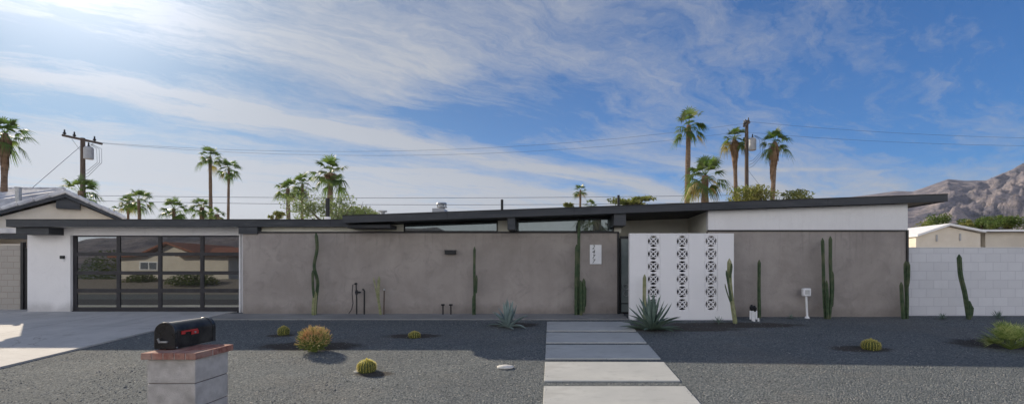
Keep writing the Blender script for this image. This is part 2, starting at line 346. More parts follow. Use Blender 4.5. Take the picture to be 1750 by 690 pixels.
# ------------------------------------------------------------------ mesh helper
class MB:
    def __init__(s): s.v = []; s.f = []; s.m = []
    def add(s, vs, fs, mi=0):
        k = len(s.v); s.v += [Vector(q) for q in vs]; s.f += [tuple(i + k for i in f) for f in fs]; s.m += [mi] * len(fs); return s
    def box(s, x0, x1, y0, y1, z0, z1, mi=0):
        return s.add([(x0, y0, z0), (x1, y0, z0), (x1, y1, z0), (x0, y1, z0), (x0, y0, z1), (x1, y0, z1), (x1, y1, z1), (x0, y1, z1)],
                     [(0, 3, 2, 1), (4, 5, 6, 7), (0, 1, 5, 4), (1, 2, 6, 5), (2, 3, 7, 6), (3, 0, 4, 7)], mi)
    def prism(s, poly, y0, y1, mi=0):            # polygon in xz, extruded along y
        k = len(poly)
        vs = [(a[0], y0, a[1]) for a in poly] + [(a[0], y1, a[1]) for a in poly]
        fs = [tuple(range(k)), tuple(range(2 * k - 1, k - 1, -1))] + [(i, i + k, (i + 1) % k + k, (i + 1) % k) for i in range(k)]
        return s.add(vs, fs, mi)
    def prismx(s, poly, x0, x1, mi=0):           # polygon in yz, extruded along x
        k = len(poly)
        vs = [(x0, a[0], a[1]) for a in poly] + [(x1, a[0], a[1]) for a in poly]
        fs = [tuple(range(k)), tuple(range(2 * k - 1, k - 1, -1))] + [(i, i + k, (i + 1) % k + k, (i + 1) % k) for i in range(k)]
        return s.add(vs, fs, mi)
    def tube(s, pts, rad, n=8, mi=0, cap=True, star=0.0, twist=0.0):
        pts = [Vector(q) for q in pts]; k = len(pts)
        if not hasattr(rad, '__len__'): rad = [rad] * k
        base = len(s.v); up = None
        for i, q in enumerate(pts):
            t = (pts[min(i + 1, k - 1)] - pts[max(i - 1, 0)])
            if t.length < 1e-9: t = Vector((0, 0, 1))
            t.normalize()
            if up is None: up = Vector((1, 0, 0)) if abs(t.x) < 0.9 else Vector((0, 1, 0))
            a = (up - t * up.dot(t)).normalized(); up = a; c = t.cross(a)
            for j in range(n):
                an = 2 * math.pi * j / n + twist
                r = rad[i] * (1 - star * (j % 2))
                s.v.append(q + a * (math.cos(an) * r) + c * (math.sin(an) * r))
        for i in range(k - 1):
            for j in range(n):
                s.f.append((base + i * n + j, base + i * n + (j + 1) % n, base + (i + 1) * n + (j + 1) % n, base + (i + 1) * n + j)); s.m.append(mi)
        if cap:
            s.f.append(tuple(base + j for j in range(n - 1, -1, -1))); s.m.append(mi)
            s.f.append(tuple(base + (k - 1) * n + j for j in range(n))); s.m.append(mi)
        return s
    def lathe(s, cx, cy, prof, n=16, mi=0, star=0.0):
        return s.tube([(cx, cy, z) for z, r in prof], [r for z, r in prof], n, mi, True, star)
    def build(s, name, mats, parent=None, smooth=False, loc=None, bevel=0.0):
        if isinstance(mats, str): mats = [mats]
        off = Vector((0, 0, 0))
        if parent is not None:
            q = parent
            while q is not None: off += q.location; q = q.parent
        elif loc is not None: off = Vector(loc)
        me = bpy.data.meshes.new(name); me.from_pydata([tuple(q - off) for q in s.v], [], s.f)
        for mm in mats: me.materials.append(MATS[mm])
        me.polygons.foreach_set('material_index', s.m)
        if smooth: me.polygons.foreach_set('use_smooth', [True] * len(me.polygons))
        me.update()
        o = bpy.data.objects.new(name, me); COL.objects.link(o)
        if parent is not None: o.parent = parent
        elif loc is not None: o.location = loc
        if bevel:
            bv = o.modifiers.new('bevel', 'BEVEL'); bv.width = bevel; bv.segments = 2; bv.limit_method = 'ANGLE'
        return o
def tag(o, label=None, cat=None, group=None, kind=None):
    if label: o['label'] = label
    if cat: o['category'] = cat
    if group: o['group'] = group
    if kind: o['kind'] = kind
    return o
def thing(name, loc, label, cat, group=None):
    o = bpy.data.objects.new(name, None); o.empty_display_size = 0.2; COL.objects.link(o); o.location = loc
    return tag(o, label, cat, group)

# ================================================================== SETTING
def sheet(x0, x1, ys, dz):
    q = MB(); 
    for i in range(len(ys) - 1):
        a, c = ys[i], ys[i + 1]
        q.add([(x0, a, gz(a) + dz), (x1, a, gz(a) + dz), (x1, c, gz(c) + dz), (x0, c, gz(c) + dz)], [(0, 1, 2, 3)])
    return q
q = sheet(-7000, 7000, [-7000, -18.0, -8.0, 0.0, 14.2, 9000], 0.0)
tag(q.build('ground', 'gravel'), kind='structure')
q = MB(); ys = [-0.2, 14.2, 14.72]
for i in range(2):
    a, c = ys[i], ys[i + 1]
    q.add([(-24, a, gz(a) + 0.03), (-9.88, a, gz(a) + 0.03), (-9.88, c, gz(c) + 0.03), (-24, c, gz(c) + 0.03),
           (-9.88, a, gz(a) - 0.05), (-9.88, c, gz(c) - 0.05)], [(0, 1, 2, 3), (1, 4, 5, 2)])
q.add([(-24, 14.72, 0.03), (-16.4, 14.72, 0.03), (-16.4, 30, 0.03), (-24, 30, 0.03)], [(0, 1, 2, 3)])
tag(q.build('driveway', 'concrete_drive'), kind='structure')
tag(sheet(-200, 200, [-8.0, -0.4], 0.008).build('road', 'asphalt'), kind='structure')
q = MB(); q.box(-200, 200, -0.4, -0.2, -1.2, -0.93); tag(q.build('kerb', 'concrete_slab'), kind='structure')
tag(sheet(-120, 60, [-18.0, -10.0], 0.01).build('opposite_yard', 'brown_gravel'), kind='structure')
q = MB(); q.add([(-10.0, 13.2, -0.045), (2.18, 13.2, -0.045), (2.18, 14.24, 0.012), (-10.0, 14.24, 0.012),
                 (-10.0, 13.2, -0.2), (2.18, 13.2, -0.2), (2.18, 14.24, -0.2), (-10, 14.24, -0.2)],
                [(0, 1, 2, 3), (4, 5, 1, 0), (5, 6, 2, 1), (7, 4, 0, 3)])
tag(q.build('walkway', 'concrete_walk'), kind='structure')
for i, (ya, yb) in enumerate([(12.83, 11.64), (11.43, 10.36), (10.14, 9.02), (8.77, 7.64), (7.37, 6.22), (5.95, 4.8)]):
    q = MB(); xa, xb = -0.115, 2.11; s0 = gz(yb) + 0.024; s1 = gz(ya) + 0.024
    q.add([(xa, yb, s0), (xb, yb, s0), (xb, ya, s1), (xa, ya, s1), (xa, yb, s0 - 0.12), (xb, yb, s0 - 0.12), (xb, ya, s1 - 0.12), (xa, ya, s1 - 0.12)],
          [(0, 1, 2, 3), (4, 5, 1, 0), (5, 6, 2, 1), (6, 7, 3, 2), (7, 4, 0, 3)])
    which = ['farthest from the street, touching the walkway', 'second from the walkway by the grey wall', 'third from the walkway, lying just behind the edge of the house shadow',
             'fully in sunlight just past the edge of the house shadow', 'in sunlight at the bottom edge of the photo', 'nearest the street, outside the photo'][i]
    tag(q.build('paving_slab', 'concrete_slab', loc=(1.0, (ya + yb) / 2, s0), bevel=0.008),
        'rectangular pale concrete paving slab ' + which, 'paving slab', 'concrete slabs of the front path')

# mountains
def ridge(px):
    pts = [(1380, 345), (1490, 332), (1530, 326), (1560, 327), (1620, 306), (1650, 309), (1685, 308), (1720, 294), (1750, 280), (1830, 255), (1950, 215), (2150, 190), (2500, 230), (3000, 330)]
    for (a, ya), (c, yc) in zip(pts, pts[1:]):
        if a <= px <= c: return ya + (yc - ya) * (px - a) / (c - a)
    return 400
q = MB(); NU, NV = 420, 130
for j in range(NV + 1):
    t = j / NV; D = 1500 + 1500 * t
    for i in range(NU + 1):
        px = 1360 + 1560 * (i / NU) ** 1.35
        H = (HY - ridge(px)) / F * 3000
        X = (px - CX) / F * D
        kk = max(0.08, min(1, (px - 1540) / 160)); r1 = mn.ridged_multi_fractal(Vector((X / 420.0, D / 300.0, 3.1)), 0.9, 2.1, 6, 1.0, 2.0)
        base = H * (0.10 + 0.90 * t ** 1.05)
        z = base + (r1 - 1.1) * 130 * kk * (1 - t) * min(1, H / 200) * min(1, t * 5) + (r1 - 1.1) * 60 * kk * max(0.12, min(1, (1 - t) * 4)) * min(1, t * 4) * min(1, H / 150)
        z += mn.ridged_multi_fractal(Vector((X / 110.0, D / 90.0, 5)), 0.9, 2.2, 4, 1.0, 2.0) * 13 * kk * max(0, min(1, (1.0 - t) * 4))
        z *= min(1.0, t * 8 + 0.1)
        q.v.append(Vector((X, D, max(z, -5) - (3 if j == 0 else 0))))
for j in range(NV):
    for i in range(NU):
        a = j * (NU + 1) + i; q.f.append((a, a + 1, a + NU + 2, a + NU + 1)); q.m.append(0)
tag(q.build('mountain', 'rock', smooth=True), kind='structure')
HZ = 0.000035
m = bpy.data.materials.new('haze'); m.use_nodes = True; nt = m.node_tree; nt.nodes.clear(); MATS['haze'] = m
pvn = nt.nodes.new('ShaderNodeVolumePrincipled'); pvn.inputs['Density'].default_value = HZ; pvn.inputs['Color'].default_value = (0.72, 0.82, 1.0, 1); pvn.inputs['Anisotropy'].default_value = 0.3
on = nt.nodes.new('ShaderNodeOutputMaterial'); nt.links.new(pvn.outputs[0], on.inputs['Volume'])
tag(MB().box(-7500, 7500, -7500, 9500, -30, 1300).build('haze', 'haze'), kind='stuff')
# low hills across the valley to the south, seen in the garage glass
q = MB()
for j in range(13):
    for i in range(81):
        X = -1900 + 40 * i; t = j / 12; r1 = mn.ridged_multi_fractal(Vector((X / 300, t * 2, 8)), 1.0, 2.1, 5, 1.0, 2.0)
        hh = 95 * max(0.0, math.sin(max(0, min(1, (X + 1900) / 2600)) * math.pi))
        q.v.append(Vector((X, -900 - 300 * t, -2 + hh * t * (0.7 + 0.35 * r1))))
for j in range(12):
    for i in range(80):
        a = j * 81 + i; q.f.append((a, a + 81, a + 82, a + 1)); q.m.append(0)
tag(q.build('hills', 'rock', smooth=True), kind='structure')

# ================================================================== THE HOUSE
house = thing('house', (-3.0, 14.2, 0), 'long low grey and white house with dark fascia, glazed garage door and clerestory windows', 'house')
RX0, RX1 = -6.02, 11.44
def rtop(x): return 2.886 + (x - RX0) / (RX1 - RX0) * (3.51 - 2.886)
TH = 0.205
def rbot(x): return rtop(x) - TH
# grey front wall (left)
MB().box(-9.354, 2.04, 14.2, 14.42, -0.3, 2.45).build('wall', 'stucco_grey', house)
tag(MB().box(4.60, 10.41, 13.7, 13.9, -0.3, 2.46).build('wall', 'stucco_grey', house), 'grey stucco wall at the right end')
# garage wall
GB = 2.416
q = MB().box(-16.45, -15.10, 14.7, 14.9, -0.3, 2.64).box(-15.10, -9.74, 14.7, 14.9, GB, 2.64).box(-9.74, -9.3, 14.7, 14.9, -0.3, 2.64)
q.box(-16.45, -16.25, 14.9, 24, -0.3, 2.64)
q.box(-16.25, 10.2, 23.8, 24, -0.3, 2.64)
tag(q.build('wall', 'stucco_white', house), 'white stucco wall round the garage door')
# interior blocker walls behind the clerestory
for poly in ([(-9.354, 2.452), (-4.52, 2.452), (-4.52, rbot(-4.52)), (-6.0, rbot(-6.0)), (-6.0, 2.64), (-9.354, 2.64)],
             [(-1.64, 2.452), (-1.07, 2.452), (-1.07, rbot(-1.07)), (-1.64, rbot(-1.64))],
             [(1.92, 2.452), (2.14, 2.452), (2.14, rbot(2.14)), (1.92, rbot(1.92))]):
    tag(MB().prism(poly, 14.36, 14.5).build('wall', 'wall_cream', house), 'white upper wall beside the clerestory windows')
q = MB()
q.prism([(4.60, 2.50), (10.45, 2.50), (10.45, rbot(10.45)), (4.60, rbot(4.60))], 13.72, 13.9)
q.prism([(10.2, -0.3), (10.39, -0.3), (10.39, rbot(10.39)), (10.2, rbot(10.2))], 13.9, 24)
tag(q.build('wall', 'stucco_white', house), 'tall white upper wall at the right end')
q = MB(); q.prism([(2.04, -0.3), (4.78, -0.3), (4.78, rbot(4.78)), (2.04, rbot(2.04))], 15.8, 16.0)
q.prism([(4.62, -0.3), (4.78, -0.3), (4.78, rbot(4.78)), (4.62, rbot(4.62))], 13.9, 15.8)
q.prism([(1.92, -0.3), (2.04, -0.3), (2.04, rbot(2.04)), (1.92, rbot(1.92))], 14.5, 15.8)
tag(q.build('wall', 'wall_cream', house), 'cream walls of the recessed entry')
ed = MB().box(2.05, 4.60, 15.70, 15.78, -0.05, 2.40).build('entry_door', 'metal_black', house)
MB().box(2.15, 3.2, 15.68, 15.698, 0.15, 2.25).box(3.4, 4.5, 15.68, 15.698, 0.15, 2.25).build('pane', 'glass_garage', ed)
MB().box(4.585, 4.618, 13.91, 15.69, -0.2, 2.40).build('wall', 'stucco_grey', house)
# black flashings
MB().box(-9.354, 2.06, 14.17, 14.36, 2.452, 2.492).box(2.0, 2.062, 14.17, 14.196, -0.1, 2.452).build('wall_trim', 'metal_black', house)
MB().box(4.58, 10.44, 13.665, 13.715, 2.462, 2.50).box(10.38, 10.44, 13.665, 13.698, -0.15, 2.462).build('wall_trim', 'metal_black', house)
MB().box(-9.78, -9.735, 14.66, 14.70, -0.05, 2.45).build('door_jamb', 'white_plastic', house)
# roofs
rf = MB().box(-16.43, -5.9, 14.16, 24.3, 2.645, 2.825).build('roof', 'roof_gravel', house)
MB().box(-16.45, -5.85, 14.12, 14.158, 2.63, 2.842).box(-16.47, -16.43, 14.16, 24.3, 2.63, 2.842).build('fascia', 'paint_dark', rf, bevel=0.004)
MB().box(-16.45, -5.85, 14.105, 14.165, 2.843, 2.862).build('drip_edge', 'metal_black', rf)
rf = MB().prism([(RX0 + 0.02, rbot(RX0) + 0.02), (RX1 - 0.05, rbot(RX1) + 0.02), (RX1 - 0.05, rtop(RX1) - 0.02), (RX0 + 0.02, rtop(RX0) - 0.02)], 13.54, 24.3).build('roof', ['paint_dark'], house)
q = MB(); q.prism([(RX0, rbot(RX0)), (RX1, rbot(RX1)), (RX1, rtop(RX1)), (RX0, rtop(RX0))], 13.5, 13.538)
q.box(RX1 - 0.045, RX1, 13.54, 24.3, rbot(RX1), rtop(RX1)).box(RX0 - 0.02, RX0 + 0.018, 13.54, 24.3, rbot(RX0) + 0.01, rtop(RX0))
q.build('fascia', 'paint_dark', rf, bevel=0.004)
MB().prism([(RX0, rtop(RX0) + 0.001), (RX1, rtop(RX1) + 0.001), (RX1, rtop(RX1) + 0.02), (RX0, rtop(RX0) + 0.02)], 13.485, 13.545).build('drip_edge', 'metal_black', rf)
# beams
def beam(x0, x1, y0, y1, z0, z1): return MB().box(x0, x1, y0, y1, z0, z1).build('beam', 'paint_dark', house, bevel=0.006)
beam(-16.30, -15.30, 14.25, 14.698, 2.42, 2.628); beam(-9.45, -8.88, 14.14, 14.355, 2.42, 2.628)
beam(-5.98, -4.72, 13.72, 14.30, 2.565, 2.665)
for (a, c, z0) in ((-1.27, -1.05, 2.50), (1.82, 2.17, 2.62)):
    MB().prism([(a, z0), (c, z0), (c, rbot(c) + 0.01), (a, rbot(a) + 0.01)], 13.58, 14.355).build('beam', 'paint_dark', house, bevel=0.006)
# entry ceiling gap filled by roof; clerestory windows
def clerestory(x0, x1, mull):
    z0 = 2.494; fw = 0.035
    wn = MB()
    wn.box(x0, x1, 14.34, 14.41, z0, z0 + fw)
    wn.box(x0, x0 + fw, 14.34, 14.41, z0 + fw, rbot(x0) - 0.002).box(x1 - fw, x1, 14.34, 14.41, z0 + fw, rbot(x1) - 0.005)
    wn.prism([(x0 + fw, rbot(x0 + fw) - fw), (x1 - fw, rbot(x1 - fw) - fw), (x1 - fw, rbot(x1 - fw) - 0.004), (x0 + fw, rbot(x0 + fw) - 0.004)], 14.34, 14.41)
    o = wn.build('window', 'metal_black', house)
    MB().prism([(x0 + fw, z0 + fw), (x1 - fw, z0 + fw), (x1 - fw, rbot(x1) - fw - 0.006), (x0 + fw, rbot(x0) - fw)], 14.37, 14.385).build('pane', 'glass_window', o)
clerestory(-4.52, -1.64, True); clerestory(-1.07, 1.92, False)
# garage door: 4 x 4 glazed sections
gx0, gx1 = -15.10, -9.74; dy = 14.78
gd = MB()
cols = [gx0 + 0.04, -14.86, -14.90 + 0.0, 0]
xs = [120, 131, 203, 273, 345, 412]     # pixel positions of stiles
X_ = lambda px: (px - CX) / F * dy
stiles = [(gx0, X_(131)), (X_(199), X_(205)), (X_(270), X_(276)), (X_(342), X_(348)), (X_(410), gx1)]
zof = lambda py: CZ + (HY - py) / F * dy
rails = [(zof(534), zof(524.5)), (zof(499.5), zof(493)), (zof(469), zof(463)), (zof(437), zof(431)), (zof(404.5), GB)]
for (a, c) in stiles: gd.box(a, c, dy, dy + 0.05, 0.0, GB)
for (za, zc) in rails:
    for (s0, s1) in zip(stiles, stiles[1:]): gd.box(s0[1], s1[0], dy + 0.003, dy + 0.05, za, zc)
gdo = gd.build('garage_door', 'door_frame', house)
for (r0, r1) in zip(rails, rails[1:]):
    for (s0, s1) in zip(stiles, stiles[1:]):
        pn = MB().box(s0[1] - 0.004, s1[0] + 0.004, dy + 0.022, dy + 0.03, r0[1] - 0.004, r1[0] + 0.004).build('pane', 'glass_garage', gdo)
MB().box(gx0, gx1, dy - 0.03, dy, -0.03, 0.045).build('weather_seal', 'metal_black', gdo)
# entry gate beside the screen wall
gt = MB(); gt.box(2.09, 2.13, 14.24, 14.28, -0.02, 2.36).box(2.62, 2.66, 14.24, 14.28, -0.02, 2.36).box(2.13, 2.62, 14.24, 14.28, 2.28, 2.36).box(2.13, 2.62, 14.24, 14.28, -0.02, 0.06).box(2.13, 2.62, 14.24, 14.28, 0.30, 0.33)
gt = gt.build('gate', 'metal_black', house)
MB().box(2.13, 2.62, 14.255, 14.265, 0.06, 2.28).build('pane', 'gate_glass', gt)
q = MB()
for cz in (0.62, 0.82):
    q.tube([(2.28 + 0.075 * math.cos(t / 12 * 6.4), 14.235, cz + 0.085 * math.sin(t / 12 * 6.4)) for t in range(13)], 0.008, 5)
q.build('scrollwork', 'galvanised', gt)

# number sign
sg0 = P(1008, 451, 14.17); sg1 = P(1028, 418, 14.17)
sg = thing('house_number_sign', (sg0.x, 14.2, sg0.z), 'white rectangular plaque with dark vertical house numbers on the grey wall', 'sign')
MB().box(sg0.x, sg1.x, 14.165, 14.198, sg0.z, sg1.z).build('plaque', 'white_plastic', sg, bevel=0.003)
for i, ch in enumerate('2477'):
    cu = bpy.data.curves.new('digit', 'FONT'); cu.body = ch; cu.size = 0.165; cu.extrude = 0.004; cu.align_x = 'CENTER'; cu.align_y = 'CENTER'; cu.shear = 0.25
    to = bpy.data.objects.new('tmp', cu); COL.objects.link(to)
    bpy.context.view_layer.update()
    me = bpy.data.meshes.new_from_object(to); bpy.data.objects.remove(to)
    me.materials.clear(); me.materials.append(MATS['metal_black'])
    o = bpy.data.objects.new('digit', me); COL.objects.link(o); o.parent = sg
    o.rotation_euler = (R(90), 0, 0); o.location = (0.105, -0.04, sg1.z - sg0.z - 0.075 - i * 0.142)
# wall lamps
l0 = P(760, 434, 14.1); l1 = P(778.5, 427, 14.1)
wl = thing('wall_lamp', (l0.x, 14.2, l0.z), 'small black rectangular wall light on the long grey wall', 'lamp')
MB().box(l0.x, l1.x, 14.09, 14.198, l0.z, l1.z - 0.02).build('housing', 'metal_black', wl, bevel=0.004)
MB().box(l0.x - 0.01, l1.x + 0.01, 14.08, 14.198, l1.z - 0.018, l1.z).build('cover', 'paint_dark', wl)
kp = thing('doorbell_camera', P(107, 446, 14.68), 'tiny black and white keypad on the white wall left of the garage door', 'keypad')
a0 = P(104, 442, 14.68); a1 = P(110, 436.5, 14.68)
MB().box(a0.x, a1.x, 14.64, 14.698, a0.z, a1.z).build('housing', 'metal_black', kp, bevel=0.005)
a0 = P(106.5, 447, 14.68); a1 = P(109, 442, 14.68)
MB().box(a0.x, a1.x, 14.67, 14.698, a0.z, a1.z).build('bracket', 'white_plastic', kp)

# ---- screen wall with pierced blocks
sx0, sx1, sy0, sy1, st_ = 2.21, 5.15, 13.2, 13.38, 2.365
sw = thing('screen_wall', ((sx0 + sx1) / 2, 13.2, -0.07), 'white painted block screen wall with three columns of pierced blocks before the entry', 'wall')
BP = 0.356; colx = [2.715, 3.53, 4.34]; zb = 0.184; zt = zb + 6 * BP
q = MB(); edges = [sx0] + [e for c in colx for e in (c, c + BP)] + [sx1]
for i in range(0, len(edges), 2): q.box(edges[i], edges[i + 1] - (0.012 if i + 1 < len(edges) - 1 else 0), sy0, sy1, -0.3, zt)
for c in colx: q.box(c - 0.012, c + BP - 0.0, sy0 + 0.003, sy1, -0.3, zb)
q.box(sx0, sx1, sy0, sy1, zt + 0.001, st_)
q.build('panel', 'block_paint', sw)
bm_ = MB(); hB = BP / 2; cr_ = 0.157; ns_ = 32
sqp = []; cip = []
for i in range(ns_):
    an = 2 * math.pi * i / ns_; ca, sa = math.cos(an), math.sin(an); m_ = max(abs(ca), abs(sa))
    sqp.append((ca / m_ * hB, sa / m_ * hB)); cip.append((ca * cr_, sa * cr_))
for (yy) in (0.0, 0.165): bm_.v += [Vector((p_[0], yy, p_[1])) for p_ in sqp] + [Vector((p_[0], yy, p_[1])) for p_ in cip]
for i in range(ns_):
    j = (i + 1) % ns_; o_ = 2 * ns_
    bm_.f += [(i, j, ns_ + j, ns_ + i), (o_ + i, o_ + ns_ + i, o_ + ns_ + j, o_ + j), (ns_ + i, ns_ + j, o_ + ns_ + j, o_ + ns_ + i), (i, o_ + i, o_ + j, j)]; bm_.m += [0] * 4
def arcstrip(mb, p0, p1, bulge, wd, y0, y1, n=12):
    p0 = Vector(p0); p1 = Vector(p1); dd = p1 - p0; nn = Vector((-dd.y, dd.x)).normalized()
    L = []; Rr = []
    for i in range(n + 1):
        t = i / n; c = p0 + dd * t + nn * bulge * 4 * t * (1 - t)
        tg = (dd + nn * bulge * 4 * (1 - 2 * t)).normalized(); nr = Vector((-tg.y, tg.x))
        L.append(c + nr * wd / 2); Rr.append(c - nr * wd / 2)
    for i in range(n):
        mb.prism([tuple(L[i]), tuple(Rr[i]), tuple(Rr[i + 1]), tuple(L[i + 1])], y0, y1)
c_ = cr_ * 0.73; k_ = 0
for (s_, bl) in ((1, 0.050), (1, -0.050), (-1, 0.050), (-1, -0.050)):
    k_ += 1; arcstrip(bm_, (-c_, -c_ * s_), (c_, c_ * s_), bl, 0.024, 0.002 + 0.001 * k_, 0.15 - 0.002 * k_)
proto = None
for c in colx:
    for r_ in range(6):
        if proto is None:
            me = bpy.data.meshes.new('breeze_block'); me.from_pydata([tuple(v_) for v_ in bm_.v], [], bm_.f); me.materials.append(MATS['block_paint']); proto = me
        o = bpy.data.objects.new('breeze_block', proto); COL.objects.link(o); o.parent = sw
        o.location = Vector((c + BP / 2 - 0.006, sy0 + 0.006, zb + BP * (r_ + 0.5))) - sw.location

# ---- white block wall on the right
q = MB().box(10.46, 26, 13.9, 14.1, -0.3, 1.985)
bw = thing('block_wall', (14, 13.9, 0), 'white painted block garden wall running right from the house', 'wall')
q.build('wall', 'block_white', bw); MB().box(10.46, 26, 13.885, 14.115, 1.987, 2.005).build('coping', 'stucco_white', bw)
# left neighbour yard wall and gate post
bw = thing('block_wall', (-19, 15.5, 0), 'tan block yard wall at the far left beside the garage', 'wall')
MB().box(-26, -17.5, 15.5, 15.7, -0.2, 2.14).build('wall', 'block_tan', bw)
MB().box(-26, -17.5, 15.48, 15.72, 2.142, 2.19).build('coping', 'tan_wall', bw)
yg = thing('yard_gate', (-17.3, 15.4, 0), 'dark narrow side gate between the tan block wall and the white garage', 'gate')
MB().box(-17.49, -17.40, 15.42, 15.52, 0, 2.25).box(-16.62, -16.53, 15.42, 15.52, 0, 2.25).box(-17.40, -16.62, 15.45, 15.49, 0.05, 2.05).build('frame', 'metal_black', yg)
a0 = P(0, 408, 16.5); a1 = P(44, 399, 16.5)
pg = thing('patio_cover', (-20, 16.5, 0), 'low patio cover with dark beam and pale roof edge behind the tan block wall', 'patio cover')
MB().box(-26, -16.7, 16.5, 16.62, 2.42, 2.60).build('beam', 'paint_dark', pg)
MB().box(-26, -16.7, 16.45, 19.5, 2.62, 2.80).build('roof', 'roof_tile_grey', pg)
for xx in (-25, -21, -16.9): MB().box(xx, xx + 0.12, 16.5, 16.6, 0, 2.42).build('post', 'paint_dark', pg)

# ---- left neighbour house
nh = thing('neighbour_house', (-21, 20, 0), 'cream gabled neighbour house with pale tiled roof behind the garage', 'house')
AN = R(38); pk = P(112, 331, 20.0)
E_ = Vector((math.cos(AN), math.sin(AN), 0)); D_ = Vector((-math.sin(AN), math.cos(AN), 0))
def ray(px, py):      # (distance along the gable from the peak, height) where a sight line meets the gable plane
    k_ = (px - CX) / F; tt = (k_ * pk.y - pk.x) / (E_.x - k_ * E_.y); y_ = pk.y + E_.y * tt
    return tt, CZ + (HY - py) / F * y_
def turn(mb):
    mb.v = [Vector((pk.x, pk.y, 0)) + E_ * v_.x + D_ * v_.y + Vector((0, 0, v_.z)) for v_ in mb.v]; return mb
re_ = ray(214, 376); le_ = ray(0, 360); le_ = (le_[0] * 2.2, pk.z + (le_[1] - pk.z) * 2.2); pe_ = (0.0, pk.z)
turn(MB().prism([(le_[0] + .3, -0.1), (re_[0] - .35, -0.1), (re_[0] - .35, re_[1] + .02), (0, pk.z - .2), (le_[0] + .3, le_[1] - .02)], .4, 9)).build('wall', 'neighbour_cream', nh)
q = MB()
for (e0, e1) in ((le_, pe_), (pe_, re_)): q.prism([e0, e1, (e1[0], e1[1] + .13), (e0[0], e0[1] + .13)], 0.02, 9.4)
nrf = turn(q).build('roof', 'roof_tile_grey', nh)
q = MB()
for (e0, e1) in ((le_, pe_), (pe_, re_)): q.prism([(e0[0], e0[1] - .15), (e1[0], e1[1] - .15), (e1[0], e1[1] - .003), (e0[0], e0[1] - .003)], -.03, .04)
turn(q).build('fascia', 'paint_dark', nrf)
q = MB()
for (e0, e1) in ((le_, pe_), (pe_, re_)):
    k = 9 if e0 is le_ else 5
    for i in range(k):
        a_ = Vector((e0[0], 0, e0[1])).lerp(Vector((e1[0], 0, e1[1])), i / k); b_ = Vector((e0[0], 0, e0[1])).lerp(Vector((e1[0], 0, e1[1])), (i + .94) / k)
        up_ = e1[1] > e0[1]
        q.tube([(a_.x, -.02, a_.z + (.08 if up_ else .11)), (b_.x, -.02, b_.z + (.11 if up_ else .08))], .085, 8)
turn(q).build('rake_tiles', 'roof_tile_grey', nrf)
turn(MB().prism([(-.30, pk.z - .62), (.42, pk.z - .62), (.42, pk.z - .36), (0.02, pk.z - .13), (-.30, pk.z - .30)], .1, .39)).build('gable_vent', 'paint_dark', nh)
# main ridge running left behind the gable wing: front slope faces the street
rz_ = P(60, 325, 27).z; q = MB()
q.add([(-48, 27, rz_), (P(108, 325, 27).x, 27, rz_), (P(108, 325, 27).x, 21.5, rz_ - 1.75), (-48, 21.5, rz_ - 1.75), (-48, 27.1, rz_ - 0.2), (P(108, 325, 27).x, 27.1, rz_ - 0.2), (P(108, 325, 27).x, 33, rz_ - 2), (-48, 33, rz_ - 2)],
      [(0, 3, 2, 1), (0, 1, 6, 7), (1, 2, 6)])
mr = q.build('roof', 'roof_tile_grey', nh)
q = MB(); random.seed(5)
x = -47.0
while x < P(106, 325, 27).x - 0.2:
    q.tube([(x, 27, rz_ + 0.04), (x + 0.42, 27, rz_ + 0.06)], 0.11, 7); x += 0.43
q.build('ridge_tiles', 'roof_tile_grey', mr)
q = MB(); x = -40.0
while x < P(106, 325, 27).x - 0.2:
    q.tube([(x, 27, rz_ + 0.02), (x, 21.5, rz_ - 1.73)], 0.07, 6); x += 0.3
q.build('barrel_tiles', 'roof_tile_grey', mr)
MB().box(-47.5, P(100, 325, 27).x, 22.2, 32, -0.1, rz_ - 1.6).build('wall', 'neighbour_cream', nh)
vp = P(31.5, 340, 24); vt = P(31.5, 321.5, 24)
MB().tube([(vp.x, 24, vp.z - 0.3), (vp.x, 24, vt.z)], 0.12, 10).tube([(vp.x, 24, vt.z), (vp.x, 24, vt.z + 0.05)], 0.15, 10).build('vent_pipe', 'galvanised', nh)

# ---- small building on the right
Ys = 30.0
sh = thing('shed', P(1625, 470, Ys), 'small cream gabled building with white roof behind the white block wall', 'outbuilding')
A = P(1568, 404, Ys); K = P(1625, 385, Ys); C_ = P(1683, 397, Ys); zbm = 0.0
sh.location.z = 0
MB().prism([(A.x + 0.1, 0), (C_.x - 0.05, 0), (C_.x - 0.05, C_.z - 0.05), (K.x, K.z - 0.05), (A.x + 0.1, A.z - 0.02)], Ys + 0.25, Ys + 14).build('wall', 'neighbour_cream', sh)
q = MB()
q.prism([(A.x, A.z), (K.x, K.z), (K.x, K.z + 0.14), (A.x, A.z + 0.14)], Ys, Ys + 14.3)
q.prism([(K.x, K.z), (C_.x + 0.1, C_.z), (C_.x + 0.1, C_.z + 0.14), (K.x, K.z + 0.14)], Ys, Ys + 14.3)
q.build('roof', 'white_plastic', sh)
for px, y0_, y1_ in ((1601.5, 412, 401), (1641.5, 411, 399)):
    a0 = P(px - 1.2, y0_, Ys + .2); a1 = P(px + 1.2, y1_, Ys + .2)
    MB().box(a0.x, a1.x, Ys + 0.2, Ys + 0.245, a0.z, a1.z).build('vent_slot', 'transformer_grey', sh)
sh2 = thing('outbuilding', (C_.x + 5, 30, 0), 'low building with white flat roof at the right edge of the photo', 'outbuilding')
s0 = P(1684, 424, 30.6); s1 = P(1800, 396.5, 30.6)
MB().box(s0.x, s0.x + 12, 30.6, 40, 0, s1.z).build('wall', 'tan_wall', sh2)
